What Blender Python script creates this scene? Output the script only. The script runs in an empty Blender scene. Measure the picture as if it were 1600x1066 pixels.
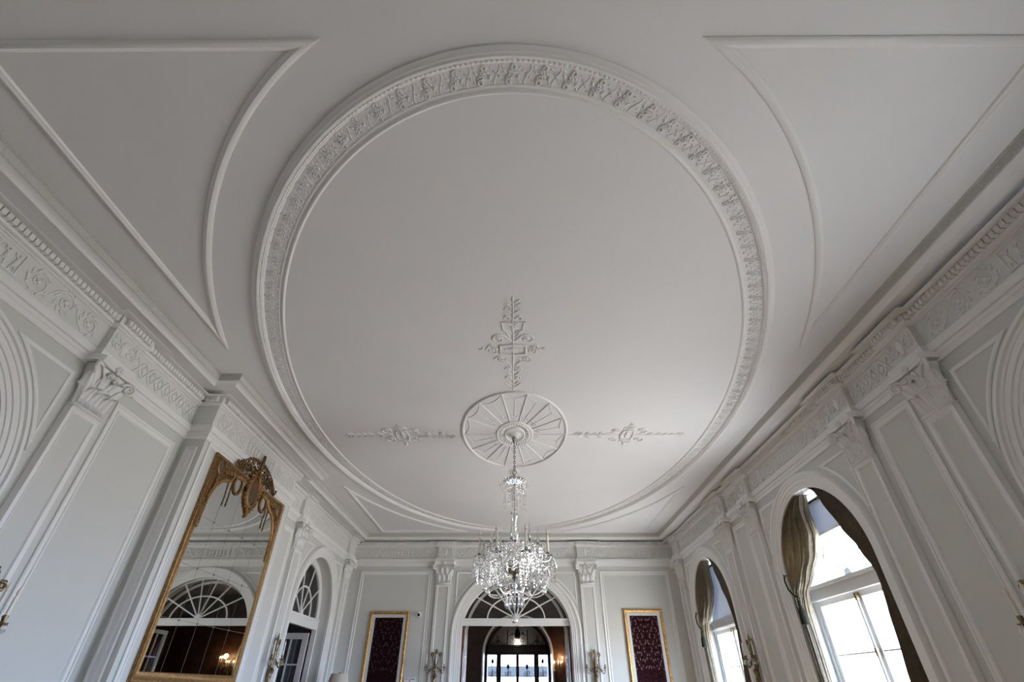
import bpy, math, random
from mathutils import Vector, Matrix
random.seed(7)
PI = math.pi
SC = bpy.context.scene
COL = SC.collection
# ------------------------------------------------------------------ camera
F_PX, PITCH, YAW, ROLL = 741.65, 0.634084, -0.0062995, 0.0014417
CAM_Z = 1.5
cd = bpy.data.cameras.new('camera'); cd.sensor_width = 36.0; cd.lens = F_PX*36/1600
cd.clip_start = 0.02; cd.clip_end = 500
cam = bpy.data.objects.new('camera', cd); COL.objects.link(cam)
fw = Vector((math.sin(YAW)*math.cos(PITCH), math.cos(YAW)*math.cos(PITCH), math.sin(PITCH)))
rt = Vector((math.cos(YAW), -math.sin(YAW), 0)); up = rt.cross(fw)
r2 = rt*math.cos(ROLL)+up*math.sin(ROLL); u2 = up*math.cos(ROLL)-rt*math.sin(ROLL)
cam.matrix_world = Matrix(((r2.x, u2.x, -fw.x, 0), (r2.y, u2.y, -fw.y, 0), (r2.z, u2.z, -fw.z, CAM_Z), (0, 0, 0, 1)))
SC.camera = cam
# ------------------------------------------------------------------ look
vs = SC.view_settings
vs.view_transform = 'Standard'; vs.look = 'None'; vs.gamma = 1.0; vs.use_curve_mapping = False
vs.exposure = 1.05
cy = SC.cycles
cy.max_bounces = 12; cy.diffuse_bounces = 6; cy.glossy_bounces = 5; cy.transmission_bounces = 10
cy.transparent_max_bounces = 16; cy.caustics_reflective = False; cy.caustics_refractive = False
cy.sample_clamp_indirect = 6.0; cy.use_denoising = True
# ------------------------------------------------------------------ sky
SKY_UP, SKY_LOW, SKY_STRENGTH = (0.98, 1.34, 1.95, 1), (0.90, 0.905, 0.90, 1), 9.5
w = bpy.data.worlds.new('overcast_sky'); SC.world = w; w.use_nodes = True
nt = w.node_tree; nt.nodes.clear()
tc = nt.nodes.new('ShaderNodeTexCoord'); sx = nt.nodes.new('ShaderNodeSeparateXYZ')
mr = nt.nodes.new('ShaderNodeMapRange'); mr.inputs['From Min'].default_value = -0.12; mr.inputs['From Max'].default_value = 0.04
mx = nt.nodes.new('ShaderNodeMix'); mx.data_type = 'RGBA'
mx.inputs['A'].default_value = SKY_LOW; mx.inputs['B'].default_value = SKY_UP
bg = nt.nodes.new('ShaderNodeBackground'); bg.inputs['Strength'].default_value = SKY_STRENGTH
ow = nt.nodes.new('ShaderNodeOutputWorld')
nt.links.new(tc.outputs['Generated'], sx.inputs[0]); nt.links.new(sx.outputs['Z'], mr.inputs['Value'])
nt.links.new(mr.outputs['Result'], mx.inputs['Factor']); nt.links.new(mx.outputs['Result'], bg.inputs['Color'])
nt.links.new(bg.outputs[0], ow.inputs[0])
# ------------------------------------------------------------------ measured room (metres; camera stands at x=0, y=0)
CEIL = 5.5
XL, XR, YE, YN = -5.11, 5.01, 16.22, -0.7        # frieze planes of the walls
XB, BY0, BY1 = -4.78, 6.80, 10.18                # chimney breast
YC = 8.5                                         # middle of the room
BAY_NEAR, BAY_MID, BAY_FAR = 3.07, 8.36, 13.65   # arch centres
ARCH_R, SPRING, REVEAL = 1.30, 3.035, 0.37
DOOR_X, DOOR_A, DOOR_B, DOOR_Z = 0.03, 1.63, 1.50, 2.82
PIL_Y = [4.97, 11.72, 15.62]
PIL_YR = [4.97, 6.465, 10.25, 11.70, 15.60]
# portals in the three window openings
for k, yc in enumerate((BAY_NEAR, BAY_MID, BAY_FAR)):
    ld = bpy.data.lights.new('daylight_portal', 'AREA'); ld.shape = 'RECTANGLE'; ld.size = 2.7; ld.size_y = 4.35
    ld.cycles.is_portal = True
    lo = bpy.data.objects.new('daylight_portal', ld); COL.objects.link(lo)
    lo.location = (XR+0.52, yc, 2.2); lo.rotation_euler = (PI/2, 0, PI/2)

# ------------------------------------------------------------------ materials
def mat(name, col, rough=0.6, metal=0.0, var=0.0, scale=6.0, bump=0.0, bscale=60.0, col2=None, detail=4.0, **kw):
    m = bpy.data.materials.new(name); m.use_nodes = True
    n = m.node_tree; b = n.nodes['Principled BSDF']
    b.inputs['Base Color'].default_value = (*col, 1); b.inputs['Roughness'].default_value = rough; b.inputs['Metallic'].default_value = metal
    for k, v in kw.items():
        b.inputs[k].default_value = v
    if var or col2 or bump:
        t = n.nodes.new('ShaderNodeTexCoord')
    if var or col2:
        ns = n.nodes.new('ShaderNodeTexNoise'); ns.inputs['Scale'].default_value = scale; ns.inputs['Detail'].default_value = detail
        n.links.new(t.outputs['Object'], ns.inputs['Vector'])
        rp = n.nodes.new('ShaderNodeValToRGB')
        c2 = col2 if col2 else tuple(c*(1-var) for c in col)
        rp.color_ramp.elements[0].color = (*c2, 1); rp.color_ramp.elements[1].color = (*col, 1)
        rp.color_ramp.elements[0].position = 0.35; rp.color_ramp.elements[1].position = 0.65
        n.links.new(ns.outputs['Fac'], rp.inputs['Fac']); n.links.new(rp.outputs['Color'], b.inputs['Base Color'])
    if bump:
        nb = n.nodes.new('ShaderNodeTexNoise'); nb.inputs['Scale'].default_value = bscale; nb.inputs['Detail'].default_value = 3
        n.links.new(t.outputs['Object'], nb.inputs['Vector'])
        bp = n.nodes.new('ShaderNodeBump'); bp.inputs['Strength'].default_value = bump; bp.inputs['Distance'].default_value = 0.01
        n.links.new(nb.outputs['Fac'], bp.inputs['Height']); n.links.new(bp.outputs['Normal'], b.inputs['Normal'])
    return m

def glass_pane_mat(name, tint=(1, 1, 1)):
    m = bpy.data.materials.new(name); m.use_nodes = True; n = m.node_tree; n.nodes.clear()
    o = n.nodes.new('ShaderNodeOutputMaterial'); mix = n.nodes.new('ShaderNodeMixShader')
    lw = n.nodes.new('ShaderNodeLayerWeight'); lw.inputs['Blend'].default_value = 0.5
    pw = n.nodes.new('ShaderNodeMath'); pw.operation = 'POWER'; pw.inputs[1].default_value = 5.0
    fr = n.nodes.new('ShaderNodeMath'); fr.operation = 'MULTIPLY_ADD'; fr.inputs[1].default_value = 0.5; fr.inputs[2].default_value = 0.045
    n.links.new(lw.outputs['Facing'], pw.inputs[0]); n.links.new(pw.outputs[0], fr.inputs[0])
    tr = n.nodes.new('ShaderNodeBsdfTransparent'); tr.inputs['Color'].default_value = (*tint, 1)
    gl = n.nodes.new('ShaderNodeBsdfGlossy'); gl.inputs['Roughness'].default_value = 0.02
    n.links.new(fr.outputs[0], mix.inputs[0]); n.links.new(tr.outputs[0], mix.inputs[1]); n.links.new(gl.outputs[0], mix.inputs[2])
    n.links.new(mix.outputs[0], o.inputs[0])
    return m

def cloth_mat(name, col, trans, tcol, col2=None, scale=9.0):
    m = mat(name, col, 0.75, col2=col2, scale=scale)
    n = m.node_tree; b = n.nodes['Principled BSDF']; o = n.nodes['Material Output']
    tl = n.nodes.new('ShaderNodeBsdfTranslucent'); tl.inputs['Color'].default_value = (*tcol, 1)
    mix = n.nodes.new('ShaderNodeMixShader'); mix.inputs[0].default_value = trans
    n.links.new(b.outputs[0], mix.inputs[1]); n.links.new(tl.outputs[0], mix.inputs[2]); n.links.new(mix.outputs[0], o.inputs[0])
    return m

def emit_mat(name, col, s):
    m = bpy.data.materials.new(name); m.use_nodes = True; n = m.node_tree; n.nodes.clear()
    o = n.nodes.new('ShaderNodeOutputMaterial'); e = n.nodes.new('ShaderNodeEmission')
    e.inputs['Color'].default_value = (*col, 1); e.inputs['Strength'].default_value = s
    n.links.new(e.outputs[0], o.inputs[0]); return m

M = dict(
    ceiling=mat('ceiling_paint', (0.77, 0.77, 0.765), 0.7, var=0.02, scale=1.2),
    field=mat('wall_field_paint', (0.61, 0.615, 0.585), 0.6, var=0.03, scale=1.0),
    white=mat('moulding_white_paint', (0.80, 0.80, 0.785), 0.5, var=0.02, scale=2.0),
    frieze=mat('frieze_ground_paint', (0.70, 0.70, 0.665), 0.6, var=0.05, scale=8.0),
    strip=mat('patterned_strip_paint', (0.56, 0.56, 0.52), 0.65, var=0.14, scale=45.0, bump=0.6, bscale=70),
    plaster=mat('plaster_relief_paint', (0.77, 0.77, 0.755), 0.55),
    floor=mat('oak_floor', (0.41, 0.252, 0.135), 0.4, col2=(0.29, 0.165, 0.085), scale=3.0),
    gilt=mat('aged_gilding', (0.40, 0.235, 0.09), 0.42, 0.8, col2=(0.22, 0.12, 0.045), scale=30, bump=0.3, bscale=90),
    gilt_dark=mat('dark_gilding', (0.24, 0.14, 0.06), 0.42, 0.8, col2=(0.10, 0.055, 0.025), scale=26),
    gilt_bright=mat('bright_gilding', (0.72, 0.42, 0.13), 0.4, 0.75, col2=(0.40, 0.2, 0.06), scale=20),
    brass=mat('aged_brass', (0.31, 0.235, 0.135), 0.38, 0.9, col2=(0.12, 0.075, 0.035), scale=40),
    mirror=mat('old_mirror_glass', (0.60, 0.615, 0.60), 0.015, 1.0),
    joint=mat('mirror_joint', (0.20, 0.20, 0.19), 0.5),
    painting=mat('oval_painting', (0.20, 0.085, 0.05), 0.9, **{'Specular IOR Level': 0.1}, col2=(0.05, 0.11, 0.09), scale=7.0),
    porcelain=mat('grey_medallion', (0.14, 0.12, 0.10), 0.9, **{'Specular IOR Level': 0.1}, col2=(0.11, 0.10, 0.09), scale=9),
    crystal=mat('cut_crystal', (1, 1, 1), 0.02, **{'Transmission Weight': 1.0, 'IOR': 1.55}),
    silver=mat('tarnished_silver', (0.42, 0.41, 0.39), 0.25, 1.0, col2=(0.26, 0.25, 0.23), scale=30),
    candle=mat('ivory_candle', (0.83, 0.80, 0.70), 0.45),
    bulb=mat('frosted_bulb', (0.86, 0.76, 0.64), 0.25),
    mat_board=mat('linen_mount', (0.62, 0.62, 0.60), 0.8, bump=0.2, bscale=200),
    maroon=mat('maroon_board', (0.024, 0.006, 0.008), 0.9, **{'Specular IOR Level': 0.05}, col2=(0.018, 0.006, 0.008), scale=7),
    maroon_fret=mat('maroon_fretwork', (0.036, 0.006, 0.009), 0.7, **{'Specular IOR Level': 0.15}, col2=(0.026, 0.005, 0.007), scale=12),
    maroon_shaded=mat('shaded_maroon_fretwork', (0.022, 0.006, 0.009), 0.8, **{'Specular IOR Level': 0.1}, col2=(0.02, 0.006, 0.008), scale=12),  # same fretwork as the other picture, its dimmer light put into the colour
    petal=mat('rose_grey_inlay', (0.30, 0.21, 0.21), 0.5, col2=(0.26, 0.13, 0.13), scale=14),
    petal_shaded=mat('shaded_rose_inlay', (0.055, 0.02, 0.022), 0.5, col2=(0.04, 0.012, 0.015), scale=14),  # left picture's inlay: weaker light painted in as a darker tone
    curtain=cloth_mat('sage_damask', (0.36, 0.315, 0.24), 0.45, (0.42, 0.33, 0.19), col2=(0.24, 0.21, 0.155), scale=14),
    lining=cloth_mat('pale_sheer', (0.5, 0.5, 0.46), 0.4, (0.7, 0.7, 0.65)),
    blind=cloth_mat('roller_blind_fabric', (0.64, 0.65, 0.68), 0.12, (0.64, 0.67, 0.72)),
    tassel=mat('green_tassel_silk', (0.030, 0.029, 0.019), 1.0, **{'Specular IOR Level': 0.03}, col2=(0.012, 0.017, 0.012), scale=30),
    pane=glass_pane_mat('window_glass'),
    black=mat('black_plastic', (0.012, 0.012, 0.015), 0.25),
    offwhite=mat('white_plastic', (0.78, 0.78, 0.76), 0.4),
    red=emit_mat('red_indicator', (0.6, 0.05, 0.04), 0.35),
    shade=cloth_mat('lamp_shade_cloth', (0.74, 0.68, 0.60), 0.35, (0.85, 0.76, 0.66)),
    wood=mat('walnut_panelling', (0.085, 0.036, 0.018), 0.4, col2=(0.04, 0.017, 0.009), scale=5),
    dark_wood=mat('dark_door_wood', (0.012, 0.007, 0.005), 0.5, col2=(0.007, 0.004, 0.003), scale=10),
    mahogany=mat('mahogany_edge', (0.10, 0.022, 0.012), 0.35),
    hall_grey=mat('hall_plaster', (0.36, 0.34, 0.32), 0.7, var=0.1, scale=2),
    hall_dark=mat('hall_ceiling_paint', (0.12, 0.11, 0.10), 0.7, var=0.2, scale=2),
    iron=mat('wrought_iron', (0.012, 0.012, 0.013), 0.45, 0.6),
    sheer=cloth_mat('grey_door_curtain', (0.22, 0.235, 0.25), 0.3, (0.30, 0.31, 0.33)),
    flame=emit_mat('lit_bulb', (1.0, 0.66, 0.32), 45.0),
    flame_white=emit_mat('lit_lantern_glass', (1.0, 0.95, 0.88), 6.0),
    slate=mat('blue_slate', (0.012, 0.017, 0.022), 0.8, col2=(0.008, 0.011, 0.015), scale=4),
)

# ------------------------------------------------------------------ mesh kit
def tang(pts, closed):
    n = len(pts); out = []
    for i in range(n):
        a = pts[(i-1) % n] if (closed or i > 0) else pts[0]
        b = pts[(i+1) % n] if (closed or i < n-1) else pts[-1]
        d = Vector(b)-Vector(a)
        out.append(d.normalized() if d.length > 1e-9 else Vector((0, 0, 1)))
    return out

class MB:
    def __init__(s):
        s.v = []; s.f = []
    def add(s, vs, fs):
        o = len(s.v); s.v += [tuple(p) for p in vs]; s.f += [tuple(i+o for i in f) for f in fs]; return s
    def box(s, a0, a1, b0, b1, c0, c1, T=None):
        P = [(a, b, c) for a in (a0, a1) for b in (b0, b1) for c in (c0, c1)]
        if T: P = [T(*p) for p in P]
        return s.add(P, [(0, 1, 3, 2), (4, 6, 7, 5), (0, 4, 5, 1), (2, 3, 7, 6), (0, 2, 6, 4), (1, 5, 7, 3)])
    def poly(s, pts):
        return s.add(pts, [tuple(range(len(pts)))])
    def prism(s, pts, h0, h1, T):
        n = len(pts)
        P = [T(a, b, h0) for a, b in pts]+[T(a, b, h1) for a, b in pts]
        return s.add(P, [tuple(range(n)), tuple(range(2*n-1, n-1, -1))]+[(i, (i+1) % n, n+(i+1) % n, n+i) for i in range(n)])
    def mold(s, path, prof, closed=False, T=None, caps=True, lim=5.0):
        """profile (offset to the right of the path, height) carried along a planar path with mitred corners"""
        n = len(path); T = T or (lambda a, b, h: (a, b, h)); P = []
        for i in range(n):
            p = Vector(path[i]); d0 = d1 = None
            if closed or i > 0: d0 = (p-Vector(path[(i-1) % n])).normalized()
            if closed or i < n-1: d1 = (Vector(path[(i+1) % n])-p).normalized()
            d0 = d0 or d1; d1 = d1 or d0
            n0 = Vector((d0.y, -d0.x)); n1 = Vector((d1.y, -d1.x)); m = n0+n1
            if m.length < 1e-6: m = n0.copy()
            m.normalize(); k = min(lim, 1/max(m.dot(n0), 1e-3))
            for (o, h) in prof:
                q = p+m*(o*k); P.append(T(q.x, q.y, h))
        k = len(prof); F = []
        for i in range(n if closed else n-1):
            j = (i+1) % n
            for a in range(k-1):
                F.append((i*k+a, j*k+a, j*k+a+1, i*k+a+1))
        if caps and not closed:
            F.append(tuple(range(k-1, -1, -1))); F.append(tuple((n-1)*k+a for a in range(k)))
        return s.add(P, F)
    def tube(s, pts, r, n=8, closed=False, T=None, caps=True, sx=1.0, upv=(0, 0, 1)):
        m = len(pts); tg = tang(pts, closed); rr = r if hasattr(r, '__len__') else [r]*m
        u = Vector(upv); P = []
        for i in range(m):
            t = tg[i]
            a = u-t*u.dot(t)
            if a.length < 1e-4:
                a = Vector((1, 0, 0))-t*t.x
                if a.length < 1e-4: a = Vector((0, 1, 0))
            a.normalize(); b = t.cross(a); u = a if upv == (0, 0, 1) else Vector(upv)
            for k in range(n):
                c = 2*PI*k/n
                q = Vector(pts[i])+(a*(math.cos(c)*sx)+b*math.sin(c))*rr[i]
                P.append(T(*q) if T else q)
        F = []
        for i in range(m if closed else m-1):
            j = (i+1) % m
            for k in range(n):
                F.append((i*n+k, i*n+(k+1) % n, j*n+(k+1) % n, j*n+k))
        if caps and not closed:
            F.append(tuple(range(n-1, -1, -1))); F.append(tuple((m-1)*n+k for k in range(n)))
        return s.add(P, F)
    def lathe(s, prof, n=20, c=(0, 0, 0), T=None):
        P = []; F = []
        for (r, z) in prof:
            for k in range(n):
                a = 2*PI*k/n; P.append((c[0]+r*math.cos(a), c[1]+r*math.sin(a), c[2]+z))
        for i in range(len(prof)-1):
            for k in range(n):
                F.append((i*n+k, i*n+(k+1) % n, (i+1)*n+(k+1) % n, (i+1)*n+k))
        F.append(tuple(range(n-1, -1, -1))); F.append(tuple((len(prof)-1)*n+k for k in range(n)))
        if T: P = [T(*p) for p in P]
        return s.add(P, F)
    def blob(s, c, r, T=None, ang=0.0, nu=8, nv=5):
        """ellipsoid, radii r, turned by ang in its a-b plane"""
        P = []; F = []; ca, sa = math.cos(ang), math.sin(ang)
        for i in range(nv+1):
            ph = PI*i/nv
            for k in range(nu):
                th = 2*PI*k/nu
                x, y, z = r[0]*math.sin(ph)*math.cos(th), r[1]*math.sin(ph)*math.sin(th), r[2]*math.cos(ph)
                q = (c[0]+x*ca-y*sa, c[1]+x*sa+y*ca, c[2]+z); P.append(T(*q) if T else q)
        for i in range(nv):
            for k in range(nu):
                F.append((i*nu+k, i*nu+(k+1) % nu, (i+1)*nu+(k+1) % nu, (i+1)*nu+k))
        return s.add(P, F)
    def build(s, name, m, parent=None, smooth=True, loc=None):
        me = bpy.data.meshes.new(name)
        off = Vector(parent['_o']) if parent is not None and '_o' in parent else Vector((0, 0, 0))
        vv = [tuple(Vector(p)-off) for p in s.v] if off.length else s.v
        me.from_pydata(vv, [], s.f)
        me.materials.append(M[m]); me.validate()
        if smooth:
            me.polygons.foreach_set('use_smooth', [True]*len(me.polygons)); me.set_sharp_from_angle(angle=math.radians(80 if m in ('plaster', 'gilt', 'gilt_dark', 'maroon_fret', 'maroon_shaded', 'petal', 'petal_shaded') else 38))
        me.update()
        o = bpy.data.objects.new(name, me); COL.objects.link(o)
        if parent is not None:
            o.parent = parent
            if '_o' in parent: o['_o'] = tuple(parent['_o'])
        if loc: o.location = loc
        return o

def tag(o, label=None, cat=None, group=None, kind=None):
    if label: o['label'] = label
    if cat: o['category'] = cat
    if group: o['group'] = group
    if kind: o['kind'] = kind
    return o
def empty(name, loc=(0, 0, 0), rz=0.0, world=False):
    """an Empty at a thing's base; world=True: its parts are built in room coordinates"""
    e = bpy.data.objects.new(name, None); COL.objects.link(e); e.location = loc; e.rotation_euler = (0, 0, rz); e.empty_display_size = 0.1
    if world: e['_o'] = tuple(loc)
    return e
def copy_tree(o, parent=None):
    c = o.copy(); COL.objects.link(c); c.parent = parent
    for ch in list(o.children): copy_tree(ch, c)
    return c
def share(o, parent, loc=None, rz=None):
    c = o.copy(); COL.objects.link(c); c.parent = parent
    if loc is not None: c.location = loc
    if rz is not None: c.rotation_euler = (0, 0, rz)
    return c

TL = lambda u, v, q: (XL+q, u, v)
TR = lambda u, v, q: (XR-q, u, v)
TE = lambda u, v, q: (u, YE-q, v)
TB = lambda u, v, q: (XB+q, u, v)
TBN = lambda u, v, q: (u, BY0-q, v)          # chimney breast's near return
TC = lambda a, b, h: (a, b, CEIL-h)          # on the ceiling, h hanging down
def arc_pts(c, z, a, b, a0, a1, n):
    return [(c+a*math.cos(a0+(a1-a0)*i/n), z+b*math.sin(a0+(a1-a0)*i/n)) for i in range(n+1)]
def arch_path(c, z, a, b, bottom, n=40):
    """left foot, over the arch, to the right foot"""
    return [(c-a, bottom)]+arc_pts(c, z, a, b, PI, 0, n)+[(c+a, bottom)]
def spiral(c, r0, r1, turns, a0, n, sgn=1):
    out = []
    for i in range(n+1):
        t = i/n; r = r0+(r1-r0)*t; a = a0+sgn*turns*2*PI*t
        out.append((c[0]+r*math.cos(a), c[1]+r*math.sin(a)))
    return out
# ================================================================== the room shell
WALL_TOP = 5.42
def wall(name, label, T, u0, u1, openings, m='field'):
    mb = MB(); u = u0
    ops = sorted(openings, key=lambda o: o['c'])
    for i, o in enumerate(ops):
        e = (o['c']+o['a']+ops[i+1]['c']-ops[i+1]['a'])/2 if i+1 < len(ops) else u1
        ap = arch_path(o['c'], o['z'], o['a'], o['b'], 0.0)
        mb.poly([T(*p, 0) for p in [(u, 0)]+ap+[(e, 0), (e, WALL_TOP), (u, WALL_TOP)]])
        n = len(ap); P = [T(*p, 0) for p in ap]+[T(*p, -o['d']) for p in ap]
        mb.add(P, [(k, k+1, n+k+1, n+k) for k in range(n-1)])
        u = e
    if not ops:
        mb.poly([T(u0, 0, 0), T(u1, 0, 0), T(u1, WALL_TOP, 0), T(u0, WALL_TOP, 0)])
    return tag(mb.build(name, m), label, 'wall', kind='structure')
def op(c, a=ARCH_R, b=ARCH_R, z=SPRING, d=REVEAL): return dict(c=c, a=a, b=b, z=z, d=d)
wall('wall_left', 'pale grey wall with the chimney breast and gilt mirror', TL, YN, YE, [op(BAY_NEAR), op(BAY_FAR)])
wall('wall_right', 'pale grey wall with the arched curtained windows', TR, YN, YE, [op(BAY_NEAR), op(BAY_MID), op(BAY_FAR)])
wall('wall_back', 'far wall with the arched doorway to the hall', TE, XL, XR, [op(DOOR_X, DOOR_A, DOOR_B, DOOR_Z, 0.45)])
mb = MB(); mb.poly([(XL, YN, 0), (XR, YN, 0), (XR, YN, WALL_TOP), (XL, YN, WALL_TOP)])
tag(mb.build('wall_front', 'field'), 'plain wall behind the viewer', 'wall', kind='structure')
mb = MB(); mb.poly([(XB, BY0, 0), (XB, BY1, 0), (XB, BY1, WALL_TOP), (XB, BY0, WALL_TOP)])
mb.poly([(XL, BY0, 0), (XB, BY0, 0), (XB, BY0, WALL_TOP), (XL, BY0, WALL_TOP)])
mb.poly([(XL, BY1, 0), (XB, BY1, 0), (XB, BY1, WALL_TOP), (XL, BY1, WALL_TOP)])
tag(mb.build('wall_chimney_breast', 'field'), 'projecting chimney breast behind the gilt mirror', 'wall', kind='structure')
mb = MB(); mb.poly([(XL-0.5, YN-0.3, CEIL), (XR+0.5, YN-0.3, CEIL), (XR+0.5, YE+0.4, CEIL), (XL-0.5, YE+0.4, CEIL)])
tag(mb.build('ceiling', 'ceiling'), 'flat white plaster ceiling', 'ceiling', kind='structure')
mb = MB(); mb.poly([(XL-0.45, YN-0.3, 0), (XR+0.45, YN-0.3, 0), (XR+0.45, YE+0.45, 0), (XL-0.45, YE+0.45, 0)])
tag(mb.build('floor', 'floor'), 'brown oak floor', 'floor', kind='structure')

ROOM = [(XL, YN), (XL, BY0), (XB, BY0), (XB, BY1), (XL, BY1), (XL, YE), (XR, YE), (XR, YN)]
# crown: cove soffit, white band and patterned strip against the ceiling
mb = MB(); mb.mold(ROOM, [(-0.02, 5.28), (0.0, 5.32), (0.03, 5.35), (0.08, 5.362), (0.355, 5.362), (0.36, 5.35), (0.385, 5.35), (0.40, 5.365), (0.45, 5.398), (0.465, 5.40)], closed=True)
crown = tag(mb.build('trim_1', 'white'), 'white cove and band running round the ceiling edge', 'cornice', kind='structure')
mb = MB(); mb.mold(ROOM, [(0.465, 5.40), (0.478, 5.408), (0.494, 5.484), (0.503, 5.487), (0.506, 5.495), (0.515, 5.50)], closed=True)
tag(mb.build('patterned_strip', 'strip', crown), 'grey patterned strip against the ceiling')

# entablature breaking forward over every pilaster
BRK, HB = 0.08, 0.25
PE = [-2.20, 2.22]
ent = [(XL, YN)]
for y in PIL_Y[:1]: ent += [(XL, y-HB), (XL+BRK, y-HB), (XL+BRK, y+HB), (XL, y+HB)]
ent += [(XL, BY0), (XB, BY0), (XB, BY1), (XL, BY1)]
for y in PIL_Y[1:]: ent += [(XL, y-HB), (XL+BRK, y-HB), (XL+BRK, y+HB), (XL, y+HB)]
ent += [(XL, YE)]
for x in PE: ent += [(x-HB, YE), (x-HB, YE-BRK), (x+HB, YE-BRK), (x+HB, YE)]
ent += [(XR, YE)]
for y in reversed(PIL_YR): ent += [(XR, y+HB), (XR-BRK, y+HB), (XR-BRK, y-HB), (XR, y-HB)]
ent += [(XR, YN)]
mb = MB()
mb.mold(ent, [(0.05, 5.36), (0.12, 5.312), (0.225, 5.303), (0.24, 5.297), (0.243, 5.288), (0.232, 5.284), (0.222, 5.290), (0.205, 5.288), (0.198, 5.298), (0.165, 5.302), (0.150, 5.32), (0.03, 5.345)], closed=True)
mb.mold(ent, [(0.065, 5.345), (0.062, 5.244), (0.066, 5.238), (0.060, 5.222), (0.040, 5.210), (0.024, 5.206), (0.020, 5.196), (0.0, 5.19)], closed=True)
mb.mold(ent, [(0.0, 4.872), (0.018, 4.866), (0.05, 4.845), (0.058, 4.83), (0.058, 4.76), (0.05, 4.745), (0.03, 4.738), (-0.085, 4.738)], closed=True)
mb.mold(ROOM, [(0.0, 4.742), (0.03, 4.738), (0.03, 4.695), (0.018, 4.685), (0.018, 4.625), (0.0, 4.62)], closed=True)
entab = tag(mb.build('trim_2', 'white'), 'white cornice and architrave breaking forward over the pilasters', 'cornice', kind='structure')
mb = MB(); mb.mold(ent, [(0.001, 5.205), (0.001, 4.86)], closed=True)
fr = mb.build('frieze_band', 'frieze', entab)
# dentils: one course per straight run
mb = MB(); n = len(ent)
for i in range(n):
    a, b = Vector(ent[i]), Vector(ent[(i+1) % n]); d = b-a; L = d.length
    if L < 0.2: continue
    d.normalize(); nr = Vector((d.y, -d.x))
    conv = lambda p, q, r: (Vector(q)-Vector(p)).cross(Vector(r)-Vector(q)) if False else 0
    k = max(1, int(round((L-0.0)/0.066))); st = L/k
    for j in range(k):
        c = a+d*(st*(j+0.5)); hw = st*0.39
        P = []
        for s in (-hw, hw):
            for q in (0.02, 0.120):
                for z in (5.246, 5.335):
                    p = c+d*s+nr*q; P.append((p.x, p.y, z))
        mb.add(P, [(0, 1, 3, 2), (4, 6, 7, 5), (0, 4, 5, 1), (2, 3, 7, 6), (0, 2, 6, 4), (1, 5, 7, 3)])
mb.build('dentil_course', 'white', entab, smooth=False)

# ------------------------------------------------------------------ frieze relief
FZ0, FZ1 = 4.882, 5.182
FM = (FZ0+FZ1)/2
def scroll_motif(mb, T, c, r, sgn, flip):
    sp = spiral((c, FM+0.01*flip), r, r*0.22, 1.45, (PI if sgn > 0 else 0), 30, -sgn*flip)
    mb.tube([(x, y, 0.006) for x, y in sp], [0.013*(1-0.45*i/30) for i in range(31)], 6, T=T)
    mb.blob((c, FM+0.01*flip, 0.008), (r*0.24, r*0.24, 0.016), T)
    for k in range(5):
        a = 2*PI*k/5; mb.blob((c+r*0.30*math.cos(a), FM+0.01*flip+r*0.30*math.sin(a), 0.006), (r*0.15, r*0.09, 0.012), T, a)
    for k in range(9):
        a = sgn*flip*(0.5+0.62*k); rr = r*(1.06-0.02*k)
        mb.blob((c+rr*math.cos(a), FM+rr*math.sin(a)*0.98, 0.005), (r*0.30, r*0.115, 0.013), T, a+0.9*sgn*flip)
def rinceau(mb, T, u0, u1):
    L = u1-u0; k = max(1, int(round(L/0.35))); st = L/k
    for j in range(k):
        flip = 1 if j % 2 else -1
        scroll_motif(mb, T, u0+st*(j+0.5), min(0.132, st*0.43), 1, flip)
        if j < k-1:
            c = u0+st*(j+1)
            mb.tube([(c-st*0.3, FM+0.1*flip, 0.005), (c-st*0.1, FM+0.06*flip, 0.007), (c+st*0.1, FM-0.06*flip, 0.007), (c+st*0.3, FM-0.1*flip, 0.005)], 0.011, 6, T=T)
def figure_panel(mb, T, c, w):
    h = (FZ1-FZ0)/2-0.012
    mb.mold([(c-w/2, FM-h), (c-w/2, FM+h), (c+w/2, FM+h), (c+w/2, FM-h)], [(0, 0), (0, 0.014), (0.012, 0.016), (0.016, 0.003), (0.016, 0)], closed=True, T=T)
    k = max(3, int(w/0.105)); rnd = random.Random(int(c*100)+5)
    for j in range(k):
        x = c-w/2+w*(j+0.5)/k; ln = rnd.uniform(-0.35, 0.35); hh = rnd.uniform(0.055, 0.075)
        mb.blob((x, FM-0.01, 0.004), (0.024, hh, 0.02), T, ln*0.5)
        mb.blob((x-math.sin(ln*0.5)*hh*1.35, FM-0.01+hh*1.25, 0.004), (0.016, 0.018, 0.016), T)
        for s in (-1, 1):
            mb.tube([(x+s*0.008, FM-0.04, 0.006), (x+s*0.024+ln*0.02, FM-0.085, 0.008), (x+s*0.03, FM-0.125, 0.004)], [0.012, 0.009, 0.006], 6, T=T)
        mb.tube([(x, FM+0.03, 0.01), (x+0.035*(1 if ln > 0 else -1), FM+0.045, 0.012), (x+0.05*(1 if ln > 0 else -1), FM+0.085, 0.006)], [0.009, 0.007, 0.005], 6, T=T)
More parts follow.
